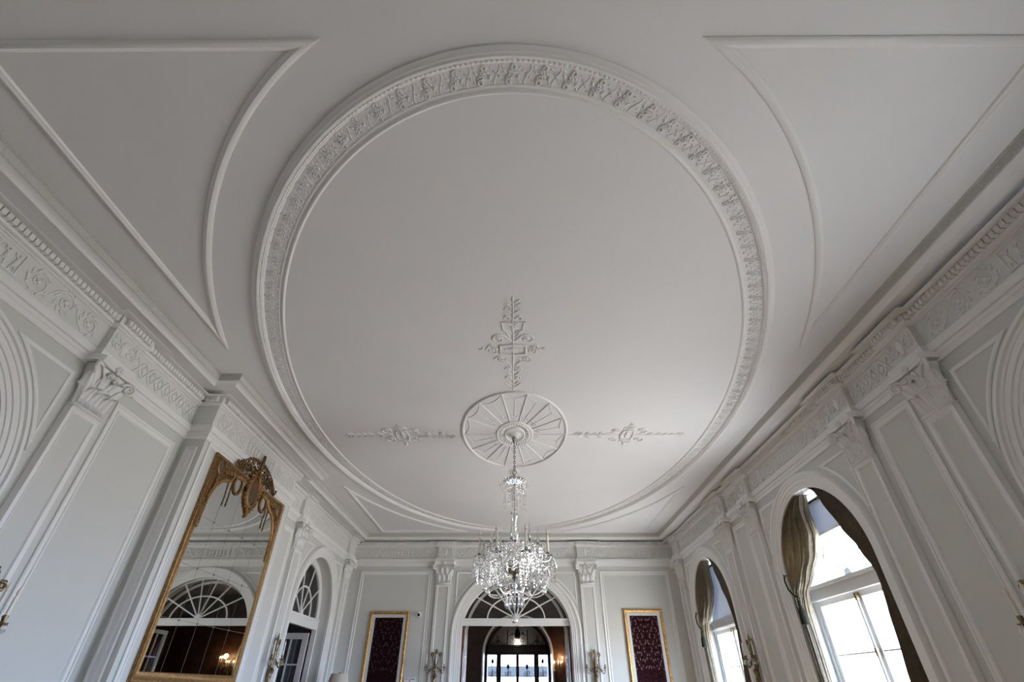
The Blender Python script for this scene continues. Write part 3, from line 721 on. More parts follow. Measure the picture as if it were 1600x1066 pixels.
def leaf(parent, name, pos, ang, w, h, label=None, cols=1, rails=(0.95, 1.95), z0=0.04, st=0.11, glass='pane', bar=0.018, m='white'):
    """glazed door or casement leaf hinged at pos, lying along direction ang (world), with its panes and bars"""
    d = Vector((math.cos(ang), math.sin(ang))); nn = Vector((-d.y, d.x))
    T = lambda u, v, q: (pos[0]+d.x*u+nn.x*q, pos[1]+d.y*u+nn.y*q, v)
    mb = MB(); t = 0.025
    mb.box(0, st, z0, h, -t, t, T=lambda a, b, c: T(a, b, c)); mb.box(w-st, w, z0, h, -t, t, T=lambda a, b, c: T(a, b, c))
    mb.box(st, w-st, z0, z0+0.22, -t, t, T=lambda a, b, c: T(a, b, c)); mb.box(st, w-st, h-st, h, -t, t, T=lambda a, b, c: T(a, b, c))
    lf = mb.build(name, m, parent, smooth=False)
    if label: tag(lf, label)
    mb = MB(); mb.box(st, w-st, z0+0.2, h-st, -0.004, 0.004, T=lambda a, b, c: T(a, b, c)); mb.build('pane', glass, lf, smooth=False)
    for z in rails:
        mb = MB(); mb.box(st, w-st, z-bar, z+bar, -0.015, 0.015, T=lambda a, b, c: T(a, b, c)); mb.build('glazing_bar', m, lf, smooth=False)
    for k in range(1, cols):
        u = st+(w-2*st)*k/cols
        mb = MB(); mb.box(u-bar, u+bar, z0+0.2, h-st, -0.018, 0.018, T=lambda a, b, c: T(a, b, c)); mb.build('glazing_bar', m, lf, smooth=False)
    return lf, T
def transom(T, c, a, z0, z1, q, parent, proud=0.09):
    mb = MB(); mb.box(c-a, c+a, z0, z1, q-0.05, q+0.05, T=T); mb.box(c-a, c+a, z1-0.045, z1+0.004, q, q+proud, T=T); proud > 0.065 and mb.box(c-a, c+a, z0-0.006, z0+0.03, q, q+proud*0.8, T=T)
    return mb.build('transom', 'white', parent, smooth=False)

# windows in the window wall
WQ = -REVEAL
for k, (yc, nm) in enumerate(((BAY_NEAR, 'near arched window of the window wall, only its casing in view'), (BAY_MID, 'middle arched window with sage curtains and a roller blind drawn a little way'), (BAY_FAR, 'far arched window with sage curtains and a roller blind drawn far down'))):
    wroot = empty('window_%d' % (k+1), (XR, yc, 0), world=True); tag(wroot, nm, 'window', kind='structure')
    archivolt(TR, yc, ARCH_R, ARCH_R, SPRING, wroot)
    Tq = lambda u, v, h: TR(u, v, h+WQ)
    mb = MB(); mb.mold([(yc-ARCH_R, 0.0), (yc-ARCH_R, SPRING)], [(-0.02, -0.05), (-0.02, 0.04), (0.09, 0.04), (0.09, -0.05)], T=Tq)
    mb.mold([(yc+ARCH_R, SPRING), (yc+ARCH_R, 0.0)], [(-0.02, -0.05), (-0.02, 0.04), (0.09, 0.04), (0.09, -0.05)], T=Tq); mb.build('jamb_frame', 'white', wroot, smooth=False)
    transom(TR, yc, ARCH_R, 2.77, 2.985, WQ, wroot, 0.11)
    fan(TR, WQ, yc, ARCH_R, ARCH_R, SPRING, 2.985, wroot, 4, (0.66, 0.70))
    hw = ARCH_R-0.09
    for s, ang in ((-1, PI/2), (1, -PI/2)):
        lf, T = leaf(wroot, 'casement', (XR+REVEAL, yc+s*hw), ang, hw-0.004, 2.76, rails=(0.98, 1.965), st=0.085, bar=0.012)
    mb = MB(); mb.tube([(XR+REVEAL-0.06, yc-0.02, 0.4), (XR+REVEAL-0.06, yc-0.02, 2.70)], 0.013, 8); mb.build('bolt_rod', 'white', wroot)
    mb = MB()
    for z in (2.68, 1.95): mb.box(XR+REVEAL-0.085, XR+REVEAL-0.035, yc-0.045, yc+0.005, z-0.05, z+0.05)
    mb.build('bolt_guide', 'brass', wroot, smooth=False)
    mb = MB(); mb.box(XR, XR+0.5, yc-ARCH_R, yc+ARCH_R, -0.02, 0.04); mb.build('window_sill', 'white', wroot, smooth=False)

# doors on the mirror wall
for k, (yc, nm) in enumerate(((BAY_NEAR, 'near arched doorway of the mirror wall, only its casing in view'), (BAY_FAR, 'far arched doorway of the mirror wall with a fanlight and an open glazed leaf'))):
    dr = empty('door_%d' % (k+1), (XL, yc, 0), world=True); tag(dr, nm, 'door', kind='structure')
    archivolt(TL, yc, ARCH_R, ARCH_R, SPRING, dr)
    transom(TL, yc, ARCH_R, 2.79, 3.03, -0.30, dr, 0.06)
    fan(TL, -0.30, yc, ARCH_R, ARCH_R, SPRING, 3.03, dr, 4, (0.64, 0.62), frame=0.15)
    mb = MB()
    for s in (-1, 1):
        u0, u1 = sorted((yc+s*ARCH_R, yc+s*(ARCH_R-0.07))); mb.box(u0, u1, 0, 2.80, -0.36, -0.24, T=TL)
    mb.build('jamb_frame', 'white', dr, smooth=False)
    mb = MB()
    for s in (-1, 1):
        u0, u1 = sorted((yc+s*(ARCH_R-0.01), yc+s*(ARCH_R+0.02))); mb.box(u0, u1, 0, 2.79, -0.60, -0.36, T=TL)
    mb.build('jamb_lining', 'mahogany', dr, smooth=False)
    if k == 1:
        lf, T = leaf(dr, 'door_leaf', (XL-0.40, yc+ARCH_R-0.11), PI, 1.18, 2.72, 'white glazed leaf standing open, grey curtain behind its panes', cols=3, rails=(1.20, 2.02), st=0.14)
        P = []; n = 150
        for i in range(n+1):
            u = 0.12+0.94*i/n; q = -0.045+0.018*math.sin(u*62)+0.010*math.sin(u*143+1)+0.006*math.sin(u*23)
            P.append((u, q))
        mb = MB()
        A = [T(u, 0.15, q) for u, q in P]+[T(u, 2.66, q) for u, q in P]+[T(u, 0.15, q-0.004) for u, q in P]+[T(u, 2.66, q-0.004) for u, q in P]
        N = n+1; F = []
        for i in range(n):
            F += [(i, i+1, N+i+1, N+i), (2*N+i, 3*N+i, 3*N+i+1, 2*N+i+1)]
        mb.add(A, F); mb.build('pane_curtain', 'sheer', lf)
        mb = MB()
        for z in (0.5, 1.6, 2.45): mb.tube([(XL-0.385, yc+ARCH_R-0.085, z), (XL-0.385, yc+ARCH_R-0.085, z+0.10)], 0.012, 8)
        mb.build('hinge', 'brass', lf)

# doorway in the far wall
dr = empty('door_3', (DOOR_X, YE, 0), world=True); tag(dr, 'wide arched doorway of the far wall with a fanlight, open to the hall', 'door', kind='structure')
archivolt(TE, DOOR_X, DOOR_A, DOOR_B, DOOR_Z, dr, 1.10)
transom(TE, DOOR_X, DOOR_A, 3.035, 3.215, -0.16, dr, 0.085)
fan(TE, -0.16, DOOR_X, DOOR_A, DOOR_B, DOOR_Z, 3.215, dr, 6, (0.86, 0.60), bar=0.020, frame=0.03)
mb = MB()
for s in (-1, 1):
    u0, u1 = sorted((DOOR_X+s*DOOR_A, DOOR_X+s*(DOOR_A-0.035))); mb.box(u0, u1, 0, 3.04, -0.22, -0.10, T=TE)
mb.build('jamb_frame', 'white', dr, smooth=False)
mb = MB()
for s in (-1, 1):
    u0, u1 = sorted((DOOR_X+s*(DOOR_A+0.01), DOOR_X+s*(DOOR_A-0.09))); mb.box(u0, u1, 0, 3.03, -0.50, -0.22, T=TE)
mb.build('jamb_lining', 'mahogany', dr, smooth=False)
mb = MB(); mb.mold(arc_pts(DOOR_X, DOOR_Z, DOOR_A-0.17, DOOR_B-0.10, PI, 0, 48), [(0, 0), (0, 0.06), (-0.07, 0.07), (-0.075, 0)], T=lambda a, b, h: TE(a, b, -0.46-h)); tag(mb.build('hall_casing', 'white', dr), 'white arch casing seen through the fanlight')
leaf(dr, 'door_leaf', (DOOR_X-DOOR_A+0.10, YE+0.47), PI/2+0.02, 0.80, 3.0, 'white glazed leaf folded back into the hall on the mirror-wall side', cols=2, rails=(0.9, 1.6, 2.3), st=0.10)
leaf(dr, 'door_leaf', (DOOR_X+DOOR_A-0.10, YE+0.47), PI/2-0.03, 0.95, 3.0, 'white glazed leaf folded back into the hall on the window-wall side', cols=2, rails=(0.9, 1.6, 2.3), st=0.10)
# ================================================================== curtains, tiebacks, blinds
def interp(tab, z):
    for (z0, a0), (z1, a1) in zip(tab, tab[1:]):
        if z0 >= z >= z1:
            t = (z0-z)/(z0-z1); t = t*t*(3-2*t)*0.5+t*0.5; return a0+(a1-a0)*t
    return tab[-1][1] if z < tab[-1][0] else tab[0][1]
def curtain(yc, s, inner, label, q0=-0.085, amp=0.07, folds=13, zt=4.295, gather=2.86):
    """draped curtain filling from the reveal (side s) to the inner edge table; s=+1 far side"""
    nz, nu = 60, folds*9
    F = []; A = []; B = []
    for i in range(nz+1):
        z = zt-(zt-0.06)*i/nz
        hw = math.sqrt(max(0.0, (ARCH_R-0.015)**2-max(0, z-SPRING)**2))
        ui = interp(inner, z); uo = s*hw
        g = math.exp(-((z-gather)/0.28)**2)
        wd = abs(uo-ui)
        for k in range(nu+1):
            t = k/nu
            u = uo+(ui-uo)*t
            u_sh = 0.02*s*math.sin(PI*t)*math.exp(-((z-gather-0.45)/0.35)**2)
            ph = 2*PI*folds*t+0.6*math.sin(z*2.1)
            q = q0+amp*(1-0.5*g)*(0.55+0.45*min(1, wd/0.6))*math.sin(ph)+0.35*amp*math.sin(2.3*ph+1.7+z)+0.05*math.sin(PI*t)*(1-g)-0.02*t
            q += 0.10*g*math.sin(PI*t)
            u += 0.006*math.sin(ph*1.0+1.2)
            A.append(TR(yc+u-u_sh, z, q)); B.append(TR(yc+u-u_sh, z, q-0.006))
    N = len(A); W = nu+1
    for i in range(nz):
        for k in range(nu):
            a = i*W+k; F += [(a, a+1, a+W+1, a+W), (N+a, N+a+W, N+a+W+1, N+a+1)]
        F += [(i*W, i*W+W, N+i*W+W, N+i*W), (i*W+nu, N+i*W+nu, N+i*W+W+nu, i*W+W+nu)]
    mb = MB(); mb.add(A+B, F)
    root = empty('curtain', TR(yc+s*1.2, 0.06, q0), world=True); tag(root, label, 'curtain', 'sage damask curtains of the arched windows', 'thing')
    mb.build('drape', 'curtain', root)
    mb = MB()
    pts = []
    for i in range(40):
        z = zt-(zt-0.1)*i/39; pts.append(TR(yc+interp(inner, z), z, q0-0.012))
    mb.tube(pts, 0.010, 6); mb.build('edge_trim', 'curtain', root)
    return root
FAR_IN = [(4.295, 0.05), (4.05, 0.12), (3.67, 0.10), (3.40, 0.28), (3.10, 0.66), (2.86, 1.00), (2.6, 1.07), (2.3, 1.08), (1.6, 1.09), (0.0, 1.02)]
NEAR_IN = [(4.295, -0.34), (4.0, -0.47), (3.52, -0.71), (3.15, -0.92), (2.81, -1.13), (2.58, -1.06), (2.2, -0.97), (1.6, -0.87), (0.0, -0.80)]
curtain(BAY_MID, 1, FAR_IN, 'sage damask curtain held by a tasselled cord on the far side of the middle window')
curtain(BAY_MID, -1, NEAR_IN, 'sage damask curtain sweeping down the near side of the middle window')
curtain(BAY_FAR, 1, FAR_IN, 'sage damask curtain held by a tasselled cord on the far side of the far window')
curtain(BAY_FAR, -1, NEAR_IN, 'sage damask curtain sweeping down the near side of the far window')
curtain(BAY_NEAR, 1, [(4.27, 0.05), (3.6, 0.12), (0.0, 0.14)], 'sage damask curtain of the near arch, its dark edge just showing at the picture border')
for yc, nm in ((BAY_MID, 'middle'), (BAY_FAR, 'far')):
    root = empty('curtain_tieback', TR(yc+1.24, 3.20, -0.03), world=True)
    tag(root, 'dark green cord tieback with a tassel on the %s window curtain' % nm, 'curtain tieback', 'tasselled cord tiebacks', 'thing')
    mb = MB(); mb.tube([TR(yc+1.29, 3.20, -0.03), TR(yc+1.29, 3.20, 0.05), TR(yc+1.28, 3.215, 0.06)], 0.010, 8); mb.build('hook', 'brass', root)
    mb = MB(); mb.tube([TR(yc+1.285, 3.205, 0.045), TR(yc+1.24, 3.10, 0.09), TR(yc+1.14, 2.95, 0.12), TR(yc+1.00, 2.83, 0.12), TR(yc+0.92, 2.80, 0.09)], 0.014, 8)
    mb.build('cord', 'tassel', root)
    mb = MB(); c = TR(yc+0.92, 2.79, 0.115)
    mb.lathe([(0.008, 0.03), (0.012, -0.04), (0.03, -0.06), (0.022, -0.09), (0.034, -0.115), (0.026, -0.14), (0.05, -0.20), (0.062, -0.30), (0.066, -0.395), (0.0, -0.40)], 18, c); mb.build('tassel', 'tassel', root)
curtain(BAY_NEAR, -1, NEAR_IN, 'sage damask curtain added out of view in the near arch to dim its daylight')  # unseen drape, added to hold back light from the near window
for yc, bz, nm in ((BAY_NEAR, 3.3, 'pale roller blind added inside the near arch to cut its daylight'), (BAY_MID, 3.66, 'short pale roller blind at the top of the middle window'), (BAY_FAR, 2.80, 'long pale roller blind pulled down over the far window fanlight')):  # the near-arch blind is added to cut the daylight there
    root = empty('roller_blind', TR(yc, 4.2, -0.26), world=True); tag(root, nm, 'roller blind', 'roller blinds', 'thing')
    hw = 1.0; zt = SPRING+math.sqrt((ARCH_R-0.03)**2-0.5**2)-0.04
    pts = [(yc-hw, bz), (yc-hw, SPRING+math.sqrt((ARCH_R-0.006)**2-hw**2))]+[(yc+u, SPRING+math.sqrt((ARCH_R-0.006)**2-u*u)) for u in (-0.9, -0.8, -0.7, -0.6, -0.5, 0.5, 0.6, 0.7, 0.8, 0.9)]+[(yc+hw, SPRING+math.sqrt((ARCH_R-0.006)**2-hw**2)), (yc+hw, bz)]
    mb = MB(); mb.prism(pts, -0.262, -0.258, TR); mb.build('blind_fabric', 'blind', root, smooth=False)
    mb = MB(); mb.tube([TR(yc-0.5, zt+0.03, -0.25), TR(yc+0.5, zt+0.03, -0.25)], 0.035, 12); mb.build('roller', 'silver', root)
    mb = MB(); mb.box(yc-hw, yc+hw, bz-0.012, bz+0.012, -0.27, -0.25, T=TR); mb.build('bottom_bar', 'offwhite', root, smooth=False)
    rail = MB(); rail.box(yc-0.30, yc+0.30, 4.285, 4.300, -0.195, -0.18, T=TR)
    tag(rail.build('curtain_rail', 'silver', smooth=False), 'slim metal curtain rail across the top of the %s window arch' % {BAY_NEAR: 'near', BAY_MID: 'middle', BAY_FAR: 'far'}[yc], 'curtain rail', 'curtain rails', 'thing')

# ================================================================== gilt mirror on the chimney breast
MY0, MY1, MZ0, MZ1 = 7.15, 9.85, 1.57, 4.56
MC = (MY0+MY1)/2
TM = lambda u, v, q: (XB+q, u, v)
mir = empty('gilt_wall_mirror', (XB, MC, MZ0), world=True)
tag(mir, 'tall gilt mirror of jointed panes with a carved crest on the chimney breast', 'mirror', kind='thing')
mb = MB(); mb.box(MY0+0.05, MY1-0.05, MZ0+0.03, 4.50, 0.015, 0.030, T=TM); mb.build('mirror_glass', 'mirror', mir, smooth=False)
FQ = 0.022
Tm = lambda u, v, h: (XB+FQ+h, u, v)
mb = MB(); mb.mold([(MY0, MZ0), (MY0, MZ1), (MY1, MZ1), (MY1, MZ0)], [(0, -0.022), (0, 0.022), (0.012, 0.032), (0.026, 0.026), (0.036, 0.016), (0.085, 0.012), (0.10, 0.022), (0.115, 0.016), (0.118, -0.02)], closed=True, T=Tm)
fm = mb.build('frame', 'gilt', mir)
# shouldered arch band and spandrels
def shoulder(s):
    uo = MC+s*(MY1-MC-0.12)
    pts = [(uo, 3.45)]+[(uo-s*0.42*(1-math.cos(a)), 3.70+0.60*math.sin(a)) for a in [PI/2*i/14 for i in range(15)]]
    return pts+[(MC+s*0.72, 4.36), (MC+s*0.70, 4.44), (MC+s*0.36, 4.48)]
for s in (-1, 1):
    pts = shoulder(s)
    mb = MB(); mb.mold(pts if s < 0 else pts[::-1], [(-0.02, 0), (-0.02, 0.025), (0.0, 0.036), (0.035, 0.032), (0.05, 0.02), (0.05, 0)], T=Tm); mb.build('arched_band', 'gilt', mir)
    mb = MB(); mb.prism(pts+[(MC+s*0.3, MZ1-0.03), (MC+s*(MY1-MC-0.05), MZ1-0.03), (MC+s*(MY1-MC-0.05), 3.45)], 0.0, 0.018, Tm); sp = mb.build('carved_spandrel', 'gilt_dark', mir, smooth=False)
    mb = MB(); cu, cv = MC+s*1.15, 4.40
    ring = [(cu+0.085*math.cos(-a), cv+0.115*math.sin(-a)) for a in [2*PI*i/28 for i in range(28)]]
    mb.mold(ring, [(-0.02, 0), (-0.015, 0.04), (0.005, 0.045), (0.015, 0.02)], closed=True, T=Tm); mb.build('medallion_ring', 'gilt', sp)
    mb = MB(); mb.blob((cu, cv, 0.01), (0.08, 0.108, 0.03), Tm, nu=20, nv=8); mb.build('medallion', 'porcelain', sp)
    mb = MB(); rnd = random.Random(3)
    for i in range(34):
        t = i/33
        u = MC+s*(1.20-0.03*math.sin(t*9)); v = 4.22-0.72*t
        if t > 0.3: u = MC+s*(1.215)
        mb.blob((u+s*rnd.uniform(-0.03, 0.02)*(1-t*0.7)-s*0.09*max(0, 0.35-t), v, 0.025), (0.035*(1-0.5*t), 0.018, 0.025), Tm, rnd.uniform(0, 3.1), nu=6, nv=4)
    for i in range(16):
        mb.blob((MC+s*(1.02-0.02*i), 4.37+0.03*math.sin(i*1.7)+0.004*i, 0.025), (0.035, 0.018, 0.025), Tm, rnd.uniform(0, 3.1), nu=6, nv=4)
    mb.build('carved_foliage', 'gilt', sp)
    # wreath ring and hanging tassels
    mb = MB(); cu, cv = MC+s*0.50, 4.33; n = 30
    mb.tube([(cu+0.125*math.cos(2*PI*i/n), cv+0.15*math.sin(2*PI*i/n), 0.018) for i in range(n)], 0.020, 8, closed=True, T=Tm)
    for i in range(22): mb.blob((cu+0.125*math.cos(2*PI*i/22), cv+0.165*math.sin(2*PI*i/22), 0.02), (0.022, 0.014, 0.02), Tm, 2*PI*i/22+1, nu=6, nv=4)
    mb.build('wreath', 'gilt', mir)
    for d, ln in ((0.66, 0.42), (0.77, 0.44)):
        mb = MB(); m = 12
        mb.tube([(MC+s*(d+0.02*math.sin(i*0.5)*0.3), 4.33-ln*i/m, 0.010) for i in range(m+1)], [0.007+0.006*abs(math.sin(i*1.3)) for i in range(m+1)], 6, T=Tm); mb.build('hanging_tassel', 'gilt_dark', mir)
# cartouche with painted oval
mb = MB(); mb.mold([(MC+0.165*math.cos(-a), 4.39+0.26*math.sin(-a)) for a in [2*PI*i/40 for i in range(40)]], [(-0.055, -0.01), (-0.04, 0.045), (-0.01, 0.06), (0.012, 0.05), (0.02, 0.02)], closed=True, T=Tm)
ct = mb.build('cartouche', 'gilt', mir)
mb = MB(); mb.blob((MC, 4.39, 0.018), (0.155, 0.25, 0.025), Tm, nu=28, nv=8); tag(mb.build('painted_oval', 'painting', ct), 'dark oval painting in the crest')
mb = MB(); rnd = random.Random(11)
for i in range(46):
    a = 2*PI*i/46; k = 1+0.16*rnd.random()
    mb.blob((MC+0.215*k*math.cos(a), 4.39+0.31*k*math.sin(a), 0.02+0.02*rnd.random()), (0.042, 0.020, 0.03), Tm, a+rnd.uniform(0.3, 1.5), nu=6, nv=4)
for i in range(26):
    t = i/25; mb.blob((MC+rnd.uniform(-1, 1)*0.11*(1-t)+0.012, 4.12-0.17*t, 0.02), (0.035, 0.018, 0.03), Tm, rnd.uniform(0, 3), nu=6, nv=4)
mb.build('leaf_border', 'gilt', ct)
# pierced crest
mb = MB(); rnd = random.Random(5)
for s in (-1, 1):
    for c, v, r, a0, tr in ((0.20, 4.72, 0.10, 0.3, 1.4), (0.38, 4.69, 0.09, 1.0, 1.4), (0.54, 4.66, 0.075, 0.5, 1.3), (0.68, 4.63, 0.055, 0.8, 1.3), (0.30, 4.82, 0.07, 2.0, 1.2), (0.45, 4.76, 0.06, 2.4, 1.2), (0.13, 4.84, 0.06, 1.4, 1.2)):
        pp = spiral((MC+s*c, v), r, r*0.2, tr, a0, 22, s)
        mb.tube([(x, y, 0.03) for x, y in pp], 0.014, 6, T=Tm)
    prev = None
    for i in range(90):
        t = i/89; u = MC+s*(0.06+0.68*t); top = 4.60+0.30*math.cos(t*PI/2)**0.8
        v = 4.57+(max(4.62, top)-4.57)*rnd.random()
        mb.blob((u, v, 0.02+0.03*rnd.random()), (rnd.uniform(0.02, 0.045), 0.012, 0.015), Tm, rnd.uniform(0, 3.1), nu=6, nv=4)
        if i % 3 == 0: mb.blob((u, top+0.02*rnd.random(), 0.03), (0.032, 0.014, 0.016), Tm, PI/2-s*0.5+rnd.uniform(-0.6, 0.6), nu=6, nv=4)
    mb.tube([(MC+s*0.76, 4.56, 0.03), (MC+s*0.80, 4.62, 0.04), (MC+s*0.78, 4.67, 0.04)], [0.014, 0.016, 0.02], 6, T=Tm)
for i in range(14):
    t = i/13
    for s in (-1, 1): mb.blob((MC+s*0.035*(1-t*0.6), 4.78+0.26*t, 0.05), (0.045*(1-0.5*t), 0.015, 0.02), Tm, s*0.9, nu=6, nv=4)
mb.tube([(MC, 4.62, 0.04), (MC, 4.85, 0.05), (MC, 5.05, 0.06)], [0.03, 0.022, 0.008], 7, T=Tm)
mb.build('pierced_crest', 'gilt_dark', mir)
# pane joints and studs
GC = [7.715, 8.195, 8.67, 9.15]; GR = [2.29, 2.957, 3.625]
for u in GC:
    mb = MB(); mb.box(u-0.0018, u+0.0018, MZ0+0.1, 4.45, 0.030, 0.0315, T=TM); mb.build('pane_joint', 'joint', mir, smooth=False)
for v in GR:
    mb = MB(); mb.box(MY0+0.1, MY1-0.1, v-0.002, v+0.002, 0.030, 0.0315, T=TM); mb.build('pane_joint', 'joint', mir, smooth=False)
for u in GC:
    for v in GR:
        mb = MB(); mb.lathe([(0.014, 0), (0.013, 0.006), (0.006, 0.010), (0, 0.011)], 10, T=lambda x, y, z, u=u, v=v: (XB+0.031+z, u+x, v+y)); mb.build('joint_stud', 'joint', mir)

# ================================================================== framed maroon fretwork pictures
def picture(x0, x1, z1, label, fret, petal, board, seed, lean=0.0):
    z0 = 0.95; root = empty('framed_fretwork_picture', (0.5*(x0+x1), YE, z0), world=True); tag(root, label, 'picture', 'framed maroon fretwork pictures', 'thing')
    T = lambda u, v, h: TE(u, v, 0.03+h)
    mb = MB(); mb.mold([(x0, z0), (x0, z1), (x1, z1), (x1, z0)], [(0, -0.03), (0, 0.035), (0.015, 0.05), (0.045, 0.045), (0.07, 0.03), (0.08, 0.015), (0.08, -0.02)], closed=True, T=T); mb.build('frame', 'gilt_bright', root)
    mb = MB(); mb.mold([(x0+0.075, z0+0.075), (x0+0.075, z1-0.075), (x1-0.075, z1-0.075), (x1-0.075, z0+0.075)], [(0, 0), (0, 0.018), (0.085, 0.012), (0.085, -0.02)], closed=True, T=T); mb.build('mount', 'mat_board', root)
    a0, a1, b0, b1 = x0+0.16, x1-0.16, z0+0.16, z1-0.16
    mb = MB(); mb.box(a0-0.01, a1+0.01, b0-0.01, b1+0.01, -0.02, -0.012, T=T); mb.build('backing_board', board, root, smooth=False)
    mid = (a0+a1)/2; hw = (a1-a0)/2; rnd = random.Random(seed)
    fr_ = MB()
    fr_.mold([(a0, b0), (a0, b1), (a1, b1), (a1, b0)], [(0, -0.012), (0, 0.004), (0.05, 0.004), (0.05, -0.012)], closed=True, T=T)
    rows = int((b1-b0)/0.165)
    for r in range(rows):
        v = b1-0.10-0.165*r
        for s in (-1, 1):
            for c, rad, a in ((0.25, 0.075, 0.4), (0.68, 0.085, 2.2)):
                cu = mid+s*hw*(c+0.05*math.sin(r*1.9+c*5)); sp = spiral((cu, v+0.03*math.sin(r+c*7)), rad, 0.02, 1.3, a+r*0.8, 18, s*(1 if (r % 2) else -1))
                fr_.tube([(x, y, -0.002) for x, y in sp], 0.016, 5, T=T)
            fr_.tube([(mid+s*hw*t, v+0.05*math.sin(t*5+r*1.3), -0.004) for t in (0.03, 0.2, 0.4, 0.6, 0.8, 0.98)], 0.014, 5, T=T)
            for c in (0.10, 0.27, 0.44, 0.60, 0.76, 0.92):
                an = s*(0.15+0.75*math.sin(r*1.7+c*9)); ln = 0.034+0.026*abs(math.sin(r*2.3+c*13))
                pt = MB(); pt.blob((mid+s*hw*(c+0.04*math.sin(r*3.1+c*11)), v+0.055*math.cos(r*2.7+c*17), -0.001), (0.014, ln*0.8, 0.020), T, an, nu=7, nv=4)
                if r < 8: pt.build('inlay', petal, root)
    fr_.build('fretwork', fret, root)
picture(-4.30, -3.145, 3.385, 'gilt framed maroon fretwork picture coloured darker for dimmer light beside the small round camera', 'maroon_shaded', 'petal_shaded', 'maroon', 3)
picture(3.225, 4.365, 3.44, 'gilt framed wine red fretwork picture near the window corner', 'maroon_fret', 'petal', 'maroon', 8)

# small wall devices
root = empty('security_camera', TE(-2.86, 3.30, 0), world=True); tag(root, 'small white dome security camera on the far wall beside the dark picture', 'security camera', kind='thing')
mb = MB(); mb.lathe([(0.0, 0.0), (0.06, 0.0), (0.072, 0.01), (0.072, 0.035), (0.06, 0.06), (0.045, 0.068)], 24, T=lambda x, y, z: TE(-2.86+x, 3.30+y, z)); mb.build('housing', 'offwhite', root)
mb = MB(); mb.blob((-2.86, 3.295, 0.066), (0.042, 0.042, 0.03), TE, nu=16, nv=8); mb.build('lens_dome', 'black', root)
for x, nm, red in ((-3.02, 'white alarm box with a red strip low on the far wall', True), (-2.84, 'white alarm box with a dark slot low on the far wall', False)):
    root = empty('alarm_box', TE(x, 1.62, 0), world=True); tag(root, nm, 'alarm box', 'white alarm boxes on the far wall', 'thing')
    mb = MB(); mb.box(x-0.075, x+0.075, 1.60, 1.765, -0.005, 0.05, T=TE); mb.build('case', 'offwhite', root, smooth=False)
    mb = MB(); mb.box(x-0.05, x+0.05, 1.725, 1.74, 0.05, 0.053, T=TE); mb.build('indicator', 'red' if red else 'black', root, smooth=False)

